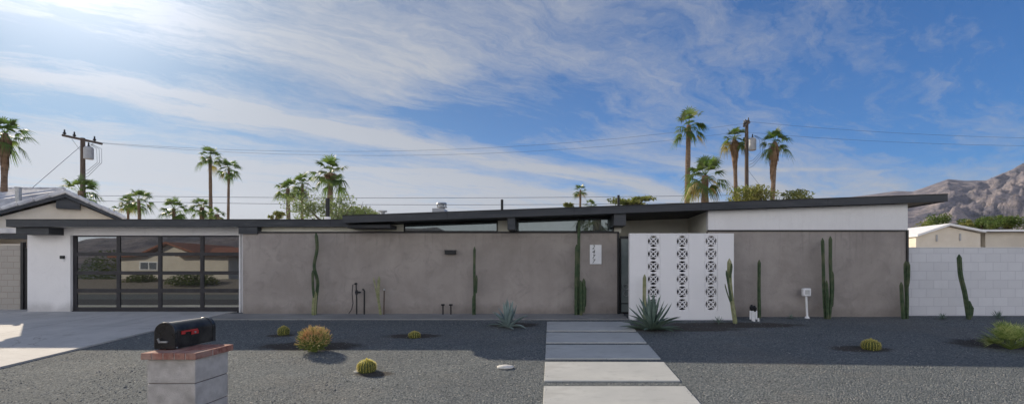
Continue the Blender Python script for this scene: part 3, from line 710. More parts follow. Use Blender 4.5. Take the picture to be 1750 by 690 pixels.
MB().add([(C_.x + 0.12, 30.2, s1.z + 0.01), (s0.x + 12.4, 30.2, s1.z + 0.01), (s0.x + 11, 40, s1.z + 0.62), (K.x + 0.4, 40, s1.z + 0.62), (C_.x + 0.12, 30.2, s1.z + 0.14), (s0.x + 12.4, 30.2, s1.z + 0.14), (s0.x + 11, 40, s1.z + 0.75), (K.x + 0.4, 40, s1.z + 0.75)],
         [(0, 1, 5, 4), (4, 5, 6, 7), (1, 2, 6, 5), (0, 3, 2, 1), (0, 4, 7, 3)]).build('roof', 'white_plastic', sh2)

# ---- roof vents and pipes
def rooftop(x): return rtop(x) if x > RX0 else 2.825
cp = thing('chimney', (P(753, 0, 17).x, 17, rooftop(P(753, 0, 17).x)), 'small chimney with round metal cap on the sloping roof', 'chimney')
b0 = P(741, 364, 17); b1 = P(765, 357, 17); zz0 = rooftop(b0.x) - 0.03
MB().add([(b0.x, 16.8, zz0), (b1.x + .12, 16.8, zz0), (b1.x + .12, 17.4, zz0), (b0.x, 17.4, zz0), (b0.x, 16.8, b1.z), (b1.x - .1, 16.8, b1.z), (b1.x - .1, 17.4, b1.z), (b0.x, 17.4, b1.z)],
         [(4, 5, 6, 7), (0, 1, 5, 4), (1, 2, 6, 5), (2, 3, 7, 6), (3, 0, 4, 7)]).build('base', 'transformer_grey', cp)
c0 = P(755, 357, 17.1); c1 = P(755, 346, 17.1); hh = c1.z - c0.z
MB().lathe(c0.x, 17.1, [(c0.z, .10), (c0.z + hh * .2, .12), (c0.z + hh * .22, .19), (c0.z + hh * .3, .19), (c0.z + hh * .31, .10), (c0.z + hh * .7, .10), (c0.z + hh * .71, .19), (c0.z + hh * .95, .17), (c0.z + hh, .06)], 16).build('cap', 'galvanised', cp)
for k in range(8): 
    q = MB(); an = k * math.pi / 4; q.tube([(c0.x + .16 * math.cos(an), 17.1 + .16 * math.sin(an), c0.z + hh * .28), (c0.x + .16 * math.cos(an), 17.1 + .16 * math.sin(an), c0.z + hh * .74)], .012, 4)
    q.build('strut', 'galvanised', cp)
rv = thing('roof_vent', (P(654, 0, 16.5).x, 16.5, 2.8), 'small low metal vent cap on the roof left of the chimney', 'vent')
c0 = P(654, 366, 16.5); c1 = P(654, 359.5, 16.5)
MB().lathe(c0.x, 16.5, [(2.8, .07), (c1.z - .06, .07), (c1.z - .055, .15), (c1.z - .01, .15), (c1.z, .05)], 14).build('cap', 'galvanised', rv)
for px, py, lab in ((858, 341, 'thin dark vent pipe on the roof above the wall between the clerestory windows'), (1057, 333.5, 'thin dark vent pipe on the roof right of the clerestory windows'), (560, 339, 'thicker dark pipe on the low roof in front of the palm')):
    r_ = 0.045 if px != 560 else 0.065
    c1 = P(px, py, 16); zz0 = rooftop(c1.x) - 0.02
    vp = thing('vent_pipe', (c1.x, 16, zz0), lab, 'pipe', 'vent pipes standing on the roof')
    MB().tube([(c1.x, 16, zz0), (c1.x, 16, c1.z)], r_, 10).build('pipe', 'metal_black', vp)
    MB().lathe(c1.x, 16, [(zz0, .14), (zz0 + .12, r_ + .03), (c1.z - (0.42 if px != 560 else 0.63), r_ + .03)], 12).build('base', 'white_plastic', vp)

# ================================================================== UTILITY POLES
def upole(px, ptop, Y, arms, lab, tx):
    base = Vector(((px - CX) / F * Y, Y, 0)); top = P(px, ptop, Y)
    t = thing('utility_pole', base, lab, 'utility pole', 'wooden utility poles behind the house')
    MB().tube([base, top], [0.18, 0.13], 10).build('pole', 'wood_pole', t)
    for (pa, pb, ys_) in arms:
        a_ = P(pa[0], pa[1], Y - ys_); b_ = P(pb[0], pb[1], Y + ys_)
        am = MB().tube([a_, b_], 0.085, 4, twist=math.pi / 4).build('crossarm', 'wood_pole', t)
        for f in (0.06, 0.30, 0.80):
            q = MB(); c = a_.lerp(b_, f); q.lathe(c.x, c.y, [(c.z, .03), (c.z + .1, .04), (c.z + .12, .09), (c.z + .2, .09), (c.z + .24, .05), (c.z + .42, .04)], 8)
            q.build('insulator', 'metal_black', am)
        q = MB()
        for f in (0.2, 0.8): q.tube([a_.lerp(b_, f), Vector((top.x, Y, top.z - 1.1))], 0.02, 4)
        q.build('brace', 'galvanised', t)
    x0, y0_, y1_ = tx
    c0 = P(x0, y1_, Y - 0.3); c1 = P(x0, y0_, Y - 0.3)
    tr = MB().lathe(c0.x, Y - 0.3, [(c0.z, .24), (c0.z + .02, .27), (c1.z - .1, .27), (c1.z, .2)], 16).build('transformer', 'transformer_grey', t)
    MB().lathe(c0.x, Y - 0.3, [(c1.z - .02, .05), (c1.z + .1, .07), (c1.z + .12, .04), (c1.z + .22, .05), (c1.z + .3, .03)], 8).build('bushing', 'metal_black', tr)
    q = MB()
    for k in range(3):
        w0 = c1 + Vector((0.1 + 0.06 * k, 0, 0.2)); w1 = Vector((base.x + .15, Y - .1, c0.z - 0.8 - .25 * k))
        q.tube([w0, w0 + Vector((.45 + .12 * k, 0, -.35)), w0 + Vector((.5 + .1 * k, 0, -1.3)), w0.lerp(w1, .85) + Vector((.25, 0, -.2)), w1], 0.014, 4)
    q.build('drop_wire', 'wire', t)
    return t, top
up1, t1 = upole(141.5, 236, 33, [((106, 231), (175, 246), 0.5)], 'brown wooden utility pole with crossarm and transformer behind the cream gable', (151.5, 251, 272))
up2, t2 = upole(1276, 206, 36, [((1271, 216), (1281, 209), 1.2)], 'tall dark utility pole with transformer among the palms at right', (1286, 236, 257))
def wire_(pts, lab, r=0.014, sag=0.0, name='overhead_wire'):
    q = MB(); L = []
    for (a_, b_) in zip(pts, pts[1:]):
        for k in range(14):
            t = k / 14; c = a_.lerp(b_, t); c.z -= sag * 4 * t * (1 - t); L.append(c)
    L.append(pts[-1]); q.tube(L, r, 4)
    o = q.build(name, 'wire', loc=tuple(L[0])); return tag(o, lab, 'wire', 'overhead wires')
wire_([P(172, 244, 33.4), P(1280, 210, 36)], 'topmost thin wire slung between the two utility poles', 0.008, 1.3)
wire_([P(140, 242, 33), P(1276, 224, 36)], 'second thin wire slung between the two utility poles, below the topmost', 0.008, 1.4)
wire_([P(1280, 208, 36), P(2100, 236, 30)], 'upper thin wire running right from the tall pole to the photo edge', 0.008, 0.5)
wire_([P(1276, 226, 36), P(2100, 246, 30)], 'lower thin wire running right from the tall pole to the photo edge', 0.008, 0.5)
wire_([P(150, 334, 33), P(1276, 333, 36)], 'thick level cable just above the roofs, the upper of two', 0.015, 0.2)
wire_([P(150, 343, 33), P(1276, 345, 36)], 'thick level cable just above the roofs, the lower of two', 0.015, 0.25)
wire_([P(140, 248, 33), P(40, 334, 27)], 'thin guy wire slanting down left from the crossarm pole', 0.014)
wire_([P(1278, 290, 36), P(1320, 345, 34)], 'thin guy wire slanting down right from the tall pole', 0.014)

# ================================================================== PALMS
def palm(cx, cy, rp, Y, tx, tw, seed, lab, skirt=0.0, nf=28, group='fan palms beyond the house', old=0.04, sw=0.30, gzv=0.0, bend=0.0, C3=None, B3=None):
    random.seed(seed)
    C = P(cx, cy, Y); r = rp / F * Y; base = Vector(((tx - CX) / F * Y, Y, gzv)); tr = tw / F * Y / 2
    if C3: C = Vector(C3); base = Vector(B3)
    t = thing('palm_tree', base, lab, 'palm tree', group)
    q = MB(); pts = []; rad = []; n = 14
    for i in range(n + 1):
        f = i / n; c = base.lerp(C, f) + Vector((bend * math.sin(f * math.pi), 0, 0))
        pts.append(c); rad.append(tr * (1.15 - 0.3 * f) * (1 + 0.10 * (i % 2)))
    q.tube(pts, rad, 12, star=0.06); q.build('trunk', 'palm_trunk', t)
    q = MB()
    def fan(o, dirv, pet, bl, mi, droop):
        dirv = dirv.normalized(); side = dirv.cross(Vector((0, 0, 1)))
        if side.length < 0.1: side = Vector((1, 0, 0))
        side.normalize(); upv = side.cross(dirv).normalized()
        roll = random.uniform(-0.5, 0.5); side, upv = side * math.cos(roll) + upv * math.sin(roll), upv * math.cos(roll) - side * math.sin(roll)
        e = o + dirv * pet + Vector((0, 0, -droop * pet * 0.25))
        wv = r * 0.016
        q.add([o - side * wv, o + side * wv, e + side * wv * .7, e - side * wv * .7], [(0, 1, 2, 3)], mi)
        k = 15; spread = R(random.uniform(62, 82))
        for j in range(k):
            a_ = -spread + 2 * spread * j / (k - 1) + random.uniform(-.03, .03)
            l_ = bl * (0.66 + 0.34 * math.cos(a_)) * random.uniform(.75, 1.1)
            dv = (dirv * math.cos(a_) + side * math.sin(a_)).normalized()
            wd = (dirv * -math.sin(a_) + side * math.cos(a_)) * (r * 0.023)
            m1 = e + dv * l_ * 0.55 + upv * 0.10 * l_ * math.cos(a_) * 0 + Vector((0, 0, -droop * l_ * 0.10))
            m2 = m1 + dv * l_ * 0.45 + Vector((0, 0, -droop * l_ * (0.48 + random.random() * .25)))
            q.add([e - wd * .3, e + wd * .3, m1 + wd, m1 - wd, m2 + wd * .12, m2 - wd * .12], [(0, 1, 2, 3), (3, 2, 4, 5)], mi)
    for i in range(nf):
        f = (i + 0.5) / nf
        el = R(82 - 122 * f ** 0.85 + random.uniform(-15, 15)); azm = i * 2.39996 + random.uniform(-.45, .45)
        dv = Vector((math.cos(el) * math.cos(azm), math.cos(el) * math.sin(azm), math.sin(el)))
        s_ = random.uniform(.72, 1.15)
        if random.random() < .08: continue
        fan(C + Vector((0, 0, -r * .05 * f)), dv, r * 0.50 * s_, r * 0.56 * s_, 1 if (f > 0.86 and random.random() < old * 4) else 0, 0.4 + 0.75 * f)
    q.build('crown', ['palm_leaf', 'palm_leaf_old'], t)
    if skirt > 0:
        q = MB(); sl = skirt / F * Y; sr = max(tr * 1.7, r * sw)
        for i in range(190):
            f = random.random() ** .8; azm = random.uniform(0, 6.283); 
            zc = -f * sl; axp = C.lerp(base, f * sl / max(0.1, (C - base).length)) 
            ri = tr * 1.0; ro = sr * (1.0 - 0.72 * f) * random.uniform(.7, 1.1)
            ln = sl * random.uniform(.22, .42)
            o1 = axp + Vector((math.cos(azm) * ri, math.sin(azm) * ri, 0)); o2 = axp + Vector((math.cos(azm) * ro, math.sin(azm) * ro, -ln * .45)); o3 = o2 + Vector((math.cos(azm) * .02, math.sin(azm) * .02, -ln * .7))
            wd = Vector((-math.sin(azm), math.cos(azm), 0)) * r * .055
            q.add([o1 - wd * .5, o1 + wd * .5, o2 + wd, o2 - wd, o3 + wd * .4, o3 - wd * .4], [(0, 1, 2, 3), (3, 2, 4, 5)])
        q.build('dead_skirt', 'palm_skirt', t)
    return t
palm(9, 228, 36, 26, 3, 8.5, 1, 'large palm with thick trunk cut by the left edge of the photo', skirt=60, sw=0.17)
palm(138, 326, 36, 31, 140, 9, 2, 'palm crown behind the utility pole and the cream gable')
palm(219, 347, 17, 40, 219, 4, 3, 'small yellowish palm beside a taller palm, right of the cream gable', old=.8, skirt=14)
palm(237, 341, 26, 36, 243, 5, 4, 'palm just above the garage roof, right of the cream gable')
palm(195, 358, 9, 55, 195, 2, 18, 'tiny far palm top touching the neighbour roof slope', nf=18)
palm(297, 356, 25, 38, 298, 6, 5, 'short palm crown alone above the garage roof, left of the tall pair')
palm(359, 268, 23, 42, 362, 5.5, 6, 'taller of the two slender palms standing side by side above the garage')
palm(391, 287, 22, 42, 389, 4.2, 7, 'shorter of the two slender palms standing side by side above the garage')
palm(345, 354, 22, 38, 346, 8, 8, 'low palm crown at the foot of the tall slender pair')
palm(371, 366, 17, 35, 371, 8, 9, 'yellow green low palm right under the tall slender pair', old=.6)
palm(492, 322, 25, 34, 495, 7, 10, 'leftmost of the cluster of three palms over the grey wall')
palm(517, 315, 25, 37, 515, 5, 11, 'middle palm of the cluster of three over the grey wall')
palm(565, 295, 38, 33, 562, 9, 12, 'tallest palm of the cluster of three, behind the dark roof pipe', skirt=14)
palm(992, 325, 15, 50, 990, 4, 13, 'small lone palm above the second clerestory window')
palm(1010, 352, 16, 42, 1010, 6, 19, 'low palm crown showing just above the roof beside the lone palm')
palm(1177, 214, 37, 33, 1171, 9, 14, 'tallest palm, bare slender trunk, left of the tall utility pole', nf=30)
palm(1205, 300, 44, 30, 1203, 13, 15, 'short bushy palm with drooping fronds in front of the tallest palm', old=.5, nf=36)
palm(1255, 236, 28, 37, 1262, 7, 16, 'palm with brown dead skirt directly left of the tall utility pole', skirt=40, old=.4)
palm(1324, 243, 30, 35, 1300, 8, 17, 'leaning palm with brown dead skirt right of the tall utility pole', skirt=46, bend=0.25)

# ================================================================== LEAFY TREES
def leafy(name, px, py, rx, ry, Y, mat_, n, leaf, seed, lab, cat, group=None, lumps=9, twigs=14, trunk=True, rys=None):
    random.seed(seed); C = P(px, py, Y); s = Y / F; RX, RZ = rx * s, ry * s; RY = rys or RX * 0.8
    base = Vector((C.x, Y, 0)); t = thing(name, base, lab, cat, group)
    q = MB(); q.tube([base, Vector((C.x, Y, C.z - RZ * .4))], [0.16 * RX / 2 + .05, 0.06 * RX / 2 + .03], 8)
    L = []
    for k in range(lumps):
        an = random.uniform(0, 6.283); rr = math.sqrt(random.random()) * .8
        L.append((Vector((C.x + math.cos(an) * rr * RX, Y + math.sin(an) * rr * RY, C.z + random.uniform(-.65, .7) * RZ * (1 - rr * .45))), random.uniform(.28, .5)))
    for c, _ in L:
        a0 = Vector((C.x, Y, C.z - RZ * .8)); q.tube([a0, a0.lerp(c, .5) + Vector((0, 0, -.08)), c], [.05 * RX / 2 + .02, .03, .012], 5)
    for k in range(twigs):
        c, rr = random.choice(L); d_ = Vector((random.gauss(0, 1), random.gauss(0, 1), abs(random.gauss(0, 1)))).normalized()
        q.tube([c, c + d_ * rr * min(RX, RZ * 1.5) * 1.25], [.015, .006], 4)
    q.build('trunk', 'bark', t)
    q = MB()
    for i in range(n):
        c, rr = random.choice(L); d_ = Vector((random.gauss(0, 1), random.gauss(0, 1), random.gauss(0, 1))).normalized() * (random.random() ** .5)
        p_ = c + Vector((d_.x * rr * RX, d_.y * rr * RY, d_.z * rr * RZ * 1.1))
        a_ = Vector((random.gauss(0, 1), random.gauss(0, 1), random.gauss(0, 1))).normalized(); b_ = a_.cross(Vector((random.gauss(0, 1), random.gauss(0, 1), random.gauss(0, 1)))).normalized()
        l_ = leaf * random.uniform(.6, 1.4)
        q.add([p_ - a_ * l_, p_ + b_ * l_ * .35, p_ + a_ * l_, p_ - b_ * l_ * .35], [(0, 1, 2, 3)])
    q.build('crown', mat_, t); return t
leafy('olive_tree', 572, 366, 80, 38, 24, 'olive_leaf', 6500, 0.075, 31, 'airy grey green tree spreading behind the roof around the tallest clustered palm', 'tree', lumps=16, twigs=46)
leafy('shrub', 472, 368, 14, 7, 22, 'yellow_leaf', 500, 0.07, 32, 'small bright green shrub top left of the clustered palms', 'shrub', lumps=6)
leafy('broadleaf_tree', 1310, 338, 76, 22, 27, 'yellow_leaf', 4200, 0.085, 33, 'wide olive green tree top above the roof behind the leaning palm', 'tree', lumps=16, twigs=20)
leafy('shrub', 1082, 346, 44, 9, 22, 'yellow_leaf', 1300, 0.08, 34, 'yellowish leafy shrub tops above the roof right of the lone palm', 'shrub', lumps=12)
leafy('shrub', 975, 352, 12, 7, 24, 'yellow_leaf', 380, 0.08, 35, 'small leafy shrub top above the roof left of the lone palm', 'shrub', lumps=5)
TR = [(1580, 405, 28, 32, 42, 'yellow_leaf', 'yellow green tree right beside the house corner'), (1622, 385, 32, 22, 52, 'green_leaf', 'olive tree just above the peak of the cream outbuilding'),
      (1672, 384, 28, 17, 55, 'green_leaf', 'dark green tree above the white roof, left of the widest'), (1718, 381, 32, 18, 50, 'green_leaf', 'wide dark green tree above the white roof near the photo edge'),
      (1600, 388, 18, 14, 60, 'yellow_leaf', 'pale tree in the gap between house corner and outbuilding, farther back'), (1652, 390, 14, 16, 44, 'yellow_leaf', 'narrow yellow green tree directly behind the outbuilding roof peak'),
      (1775, 386, 28, 20, 48, 'green_leaf', 'green tree cut by the right edge of the photo')]
for i, (px, py, rx, ry, Y, mt, lb) in enumerate(TR):
    leafy('broadleaf_tree', px, py, rx, ry, Y, mt, 2200, 0.13, 50 + i, lb, 'tree', 'trees below the mountain', lumps=11, twigs=10)

# ================================================================== CACTI
def cstem(pts, r, name, mat_, parent, scar=None):
    # pts: world points; smooth & ribbed
    P3 = [Vector(p_) for p_ in pts]; L = []
    for (a_, b_) in zip(P3, P3[1:]):
        k = max(2, int((b_ - a_).length / 0.08))
        for i in range(k): L.append(a_.lerp(b_, i / k))
    L.append(P3[-1])
    for _ in range(4): L = [L[0]] + [(L[i - 1] + L[i] * 2 + L[i + 1]) / 4 for i in range(1, len(L) - 1)] + [L[-1]]
    n = len(L); rad = []
    for i, c in enumerate(L):
        fromtop = sum((L[j + 1] - L[j]).length for j in range(i, n - 1)) if i > n - 6 else 9
        w_ = 1 + 0.07 * mn.noise(c * 3.0) 
        rad.append(r * w_ * (0.80 if i == 0 else 1) * min(1.0, math.sqrt(max(0.02, min(1, (fromtop + .006) / (r * 1.3))))))
    tdir = (L[-1] - L[-2]).normalized(); L.append(L[-1] + tdir * r * .25); rad.append(r * .05)
    return MB().tube(L, rad, 12, star=0.38).build(name, mat_, parent)
def cactus(stems, Y, r, lab, seed=0):
    b0 = stems[0][0]; base = P(b0[0], b0[1], Y)
    t = thing('column_cactus', (base.x, Y, base.z), lab, 'cactus', 'column cacti against the walls')
    for k, st__ in enumerate(stems):
        rr = r; mt = 'cactus'; pts = []
        for e in st__:
            if isinstance(e, str): mt = e
            elif isinstance(e, float): rr = e
            else: pts.append(P(e[0], e[1], Y - (e[2] if len(e) > 2 else 0.0) ))
        pts[0].z -= 0.06
        cstem(pts, rr, 'stem' if k == 0 else 'arm', mt, t)
    return t
cactus([[(538, 537), (540, 510), (544, 482), (535.5, 455), (543, 425), (540, 398), 0.05], [(536, 537, .05), (537, 515, .05), (539, 498, .05), 'cactus_scar', 0.07], [(537, 505, .08), (534.5, 490, .08), (534.5, 462, .08), 0.04]], 14.0, .055, 'tall kinked cactus with pale scarred base against the left half of the grey wall')
cactus([[(651, 537), (647, 515), (646, 500), (648, 472), 0.04, 'cactus_scar'], [(646, 512, .04), (642, 492, .04), (638, 474, .04), 0.022, 'cactus_scar']], 14.0, .04, 'short forked yellowish cactus between the garden pipes')
cactus([[(811, 538), (811, 500), (810.5, 460), (811, 422), 0.038], [(813.5, 497, .06), (814.5, 488, .06), (814.5, 470, .06), .032], [(808.5, 538, .05), (808.5, 505, .05), .028]], 14.0, .038, 'straight slim cactus under the black wall light')
cactus([[(990, 538), (988.5, 480), (989, 430), (989.5, 376), 0.045], [(984.5, 538, .05), (984.5, 480, .05), (985.5, 418, .05), .048], [(993, 538, .09), (993.5, 510, .09), (992.5, 479, .09), .045], [(997, 530, .1), (998.5, 505, .1), (997.5, 476, .1), .05], [(1000, 520, .05), (1000.5, 489, .05), .035]], 14.0, .05, 'tallest cactus cluster rising past the clerestory window left of the number plaque')
cactus([[(1102, 545), (1101, 510), (1101.5, 469), 0.05, 'cactus_scar']], 12.95, .05, 'single stubby yellow green cactus behind the big agave')
cactus([[(1257, 551), (1251, 515), (1246.5, 480), (1246.5, 442), 0.062, 'cactus_scar'], [(1250, 510, .06), (1244, 480, .06), (1241, 462, .06), .03], [(1247.5, 470, .05), (1250.5, 460, .05), (1250.5, 450, .05), .03], [(1248, 512, .04), (1240, 492, .04), (1239, 485, .04), .018]], 12.7, .06, 'leaning scarred cactus at the right end of the white screen wall')
cactus([[(1298, 540), (1297, 500), (1297.5, 444), 0.05]], 13.5, .05, 'single dark straight cactus beside the white irrigation pipes')
cactus([[(1411, 543), (1408, 500), (1407, 450), (1405.5, 407), 0.05], [(1417, 543, .05), (1421, 500, .05), (1419, 450, .05), (1419, 404, .05), .052], [(1414.5, 541, .1), (1414, 500, .1), (1412.5, 479, .1), .042], [(1422, 520, .02), (1424, 490, .02), (1423, 464, .02), .035]], 13.4, .05, 'many armed cactus cluster right of the white electrical box on its post')
cactus([[(1549, 546), (1550, 510), (1548, 470), (1548, 446), 0.055], [(1551, 485, .05), (1553, 475, .05), (1552.5, 447, .05), .045], [(1544, 546, .05), (1541.5, 515, .05), (1540, 482, .05), .05]], 13.4, .055, 'three stemmed cactus at the right corner of the house')
cactus([[(1656, 543), (1649, 500), (1641, 470), (1639, 435), 0.06], [(1656, 540, .06), (1657.5, 525, .06), (1657, 514, .06), .05], [(1659, 538, .02), (1661.5, 528, .02), (1661, 522, .02), .045]], 13.3, .06, 'leaning cactus in front of the white block wall')

def barrel(px, py, rp, hp, lab, seed, sink=0.0):
    random.seed(seed); g = G(px, py); s = g.y / F; r = rp * s; h = hp * s; g = Vector((g.x, g.y + r * .8, gz(g.y + r * .8)))
    t = thing('barrel_cactus', g, lab, 'cactus', 'golden barrel cacti in the gravel')
    nr = 20; prof = []
    for i in range(13):
        f = i / 12; an = f * math.pi * .5
        z = h * math.sin(an) if f > 0 else 0; prof.append((g.z - 0.01 + h * (f ** .8) , r * (1 - max(0, (f ** .8 - .35) / .65) ** 3.4 * .96) * (0.9 + .1 * min(1, f * 5))))
    MB().lathe(g.x, g.y, prof, nr * 2, star=0.12).build('body', 'barrel_green', t)
    q = MB()
    for j in range(nr):
        an = 2 * math.pi * j / nr
        for i in range(1, 13):
            z, rr = prof[i]; 
            for k in range(7):
                z2 = z + random.uniform(-.5, .5) * h / 12; o_ = Vector((g.x + math.cos(an) * rr * 1.0, g.y + math.sin(an) * rr * 1.0, z2))
                up_ = (i / 12) ** 2
                d_ = Vector((math.cos(an) * (1 - up_ * .6), math.sin(an) * (1 - up_ * .6), .25 + up_ * .35)) + Vector((random.gauss(0, .5), random.gauss(0, .5), random.gauss(0, .5)))
                d_.normalize(); sd_ = d_.cross(Vector((0, 0, 1))).normalized() * r * .019
                q.add([o_ - sd_, o_ + sd_, o_ + d_ * r * .24], [(0, 1, 2)])
    q.build('spines', 'spine_gold', t)
barrel(480.5, 574, 9, 15, 'golden barrel cactus nearest the walkway, left of the orange shrub', 1)
barrel(622, 639, 15, 21, 'sunlit golden barrel cactus, the nearest and brightest', 2)
barrel(706, 579, 9.5, 11, 'half sunken golden barrel cactus in a dark soil ring in the shade', 3)
barrel(1496, 600, 14, 17, 'golden barrel cactus alone in the right side gravel', 4)

def agave(px, py, wpx, hpx, mat_, n, lab, seed, name='agave', wid=.13, group=None, low=8, dy_=0.0):
    random.seed(seed); g = G(px, py); s = g.y / F; Rr = wpx * s / 2; H = hpx * s
    g.y += dy_; g.z = gz(g.y)
    t = thing(name, g, lab, 'agave' if name == 'agave' else 'plant', group)
    L = math.hypot(Rr, H * .6)
    for i in range(n):
        f = (i + .5) / n; el = R(low + (84 - low) * (1 - f) + random.uniform(-7, 7)); az_ = i * 2.39996 + random.uniform(-.2, .2)
        ln = (H * .98 * (1 - f) + Rr * 1.08 * f) * random.uniform(.85, 1.08); wd = ln * wid
        h_ = Vector((math.cos(az_), math.sin(az_), 0)); sdv = Vector((-math.sin(az_), math.cos(az_), 0)); q = MB(); rows = 8; pos = g + Vector((0, 0, .02)); e = el
        curl = random.uniform(-.05, .05) + (-.06 if f > .5 else 0.015)
        for k in range(rows + 1):
            u_ = k / rows; wk = wd * (0.55 + 1.1 * u_ - 0.2 * u_ * u_) * (1 - u_ ** 2.6) + .002
            d_ = h_ * math.cos(e) + Vector((0, 0, math.sin(e))); nn_ = (-h_ * math.sin(e) + Vector((0, 0, math.cos(e))))
            th = wk * .3 * (1 - u_ * .6)
            q.v += [pos - sdv * wk * .5 + nn_ * wk * .22, pos, pos + sdv * wk * .5 + nn_ * wk * .22, pos - nn_ * th]
            pos = pos + d_ * ln / rows; e += curl
        for k in range(rows):
            a_ = k * 4; b_ = a_ + 4
            for (x_, y_) in ((0, 1), (1, 2), (2, 3), (3, 0)): q.f.append((a_ + x_, a_ + y_, b_ + y_, b_ + x_)); q.m.append(0)
        q.build('leaf', mat_, t, smooth=False)
agave(868, 561, 72, 50, 'agave_blue', 24, 'pale blue grey agave beside the walkway left of the path', 3, wid=.14)
agave(1114, 565, 104, 62, 'agave_dark', 46, 'large dark green agave in front of the white screen wall', 5, wid=.13, low=4)
for px, py, wp, hp, lb, sdd in ((1228, 553, 26, 12, 'small grey green succulent at the foot of the screen wall', 6), (1610, 547, 24, 12, 'small dark agave at the foot of the white block wall left of the leaning cactus', 7),
                               (1706, 546, 30, 16, 'small dark agave at the foot of the white block wall right of the leaning cactus', 8), (1352, 546, 20, 8, 'tiny dark plant in the soil left of the electrical box', 9)):
    agave(px, py, wp, hp, 'agave_dark', 16, lb, sdd, wid=.12, group='small dark succulents along the walls')

# sticks-on-fire shrub
random.seed(12); g = G(526, 607); s = g.y / F; g.y += .25; g.z = gz(g.y)
t = thing('pencil_shrub', g, 'round shrub of thin upright sticks, green below and orange at the tips', 'shrub')
qa, qb = MB(), MB()
for i in range(46):
    az_ = random.uniform(0, 6.283); el = R(random.uniform(18, 88)); d_ = Vector((math.cos(az_) * math.cos(el), math.sin(az_) * math.cos(el), math.sin(el)))
    qa.tube([g, g + d_ * .12, g + d_ * .25 + Vector((0, 0, .05))], [.012, .009, .006], 5)
for i in range(1500):
    d_ = Vector((random.gauss(0, 1), random.gauss(0, 1), random.gauss(0, 1))).normalized(); rr = random.uniform(.35, 1.0) ** .5 * (1 + .12 * mn.noise(d_ * 2.2))
    p0 = g + Vector((d_.x * rr * .30, d_.y * rr * .30, .25 + d_.z * rr * .23)); hz_ = (p0.z - g.z) / .5
    out = (d_ + Vector((0, 0, .9)) + Vector((random.gauss(0, .5), random.gauss(0, .5), random.gauss(0, .3)))).normalized(); ln = random.uniform(.05, .10)
    mid = p0 + out * ln * .5 + Vector((random.gauss(0, .008), random.gauss(0, .008), 0))
    tip_ = random.random() < max(0.05, min(.88, hz_ * 1.25 - .15)) 
    (qb if tip_ else qa).tube([p0, mid, p0 + out * ln], [.0055, .005, .003], 4, cap=False)
qa.build('stems', 'stick_green', t); qb.build('tips', 'stick_orange', t)

# fan-leaved clump at the right edge
random.seed(22); g = G(1752, 604); g.y += .3; g.z = gz(g.y)
t = thing('fan_palm_shrub', g, 'low bushy yellow green fan palm clump at the right edge of the photo', 'shrub')
q = MB(); st2 = MB()
for i in range(52):
    az_ = random.uniform(0, 6.283); f = random.random() ** .7; el = R(85 - 70 * f); d_ = Vector((math.cos(az_) * math.cos(el), math.sin(az_) * math.cos(el), math.sin(el)))
    e = g + d_ * random.uniform(.15, .34) + Vector((0, 0, .04)); st2.tube([g, e], [.008, .006], 4)
    sdv = d_.cross(Vector((0, 0, 1))).normalized(); rl_ = random.uniform(-.6, .6); u2 = sdv.cross(d_); sdv = sdv * math.cos(rl_) + u2 * math.sin(rl_); sp = R(random.uniform(40, 62))
    for j in range(13):
        a_ = -sp + 2 * sp * j / 12; dv = d_ * math.cos(a_) + sdv * math.sin(a_); wd = (sdv * math.cos(a_) - d_ * math.sin(a_)) * .0085; l_ = random.uniform(.24, .36)
        q.add([e - wd * .5, e + wd * .5, e + dv * l_ * .6 + wd, e + dv * l_ * .6 - wd, e + dv * l_ + Vector((0, 0, -.02))], [(0, 1, 2, 3), (3, 2, 4)])
q.build('leaves', 'fan_leaf', t); st2.build('stalks', 'stick_green', t)

# ================================================================== GARDEN PIPES, BOXES
def pp(px, py, y): return P(px, py, y)
Yp = 14.05
b_ = pp(609.5, 536, Yp)
t = thing('garden_tap', b_, 'dark standpipe with valve and hanging hose against the grey wall', 'tap', 'garden pipes by the grey wall')
MB().tube([pp(609.5, 537, Yp), pp(609.5, 510, Yp), pp(608.5, 484, Yp)], .02, 8).build('pipe', 'metal_black', t)
q = MB(); c = pp(609.3, 499, Yp); q.tube([c + Vector((-.03, 0, 0)), c + Vector((.13, 0, 0.0))], [.045, .02], 8); q.tube([c + Vector((0, 0, -.07)), c + Vector((0, 0, .07))], .036, 8); q.tube([pp(606.5, 484.5, Yp), pp(610, 484.5, Yp)], .032, 8)
q.build('valve', 'metal_black', t)
MB().tube([pp(608.5, 485, Yp), pp(603, 486, Yp), pp(601.8, 500, Yp), pp(603.2, 518, Yp), pp(601, 528, Yp), pp(596, 535.5, Yp)], .011, 6).build('hose', 'metal_black', t)
t = thing('garden_pipe', pp(622, 536, Yp), 'dark upright pipe with bent top right of the valve pipe', 'pipe', 'garden pipes by the grey wall')
MB().tube([pp(622.5, 537, Yp), pp(622.8, 497, Yp), pp(621.5, 494.5, Yp), pp(619.5, 494, Yp)], .024, 8).build('pipe', 'metal_black', t)
t = thing('garden_pipe', pp(656, 536, Yp), 'dark upright capped pipe right of the forked cactus', 'pipe', 'garden pipes by the grey wall')
MB().tube([pp(655.8, 537, Yp), pp(656.8, 496, Yp)], .02, 8).build('pipe', 'wood_pole', t)
MB().tube([pp(656.8, 496, Yp), pp(656.9, 493, Yp)], .032, 8).build('cap', 'galvanised', t)
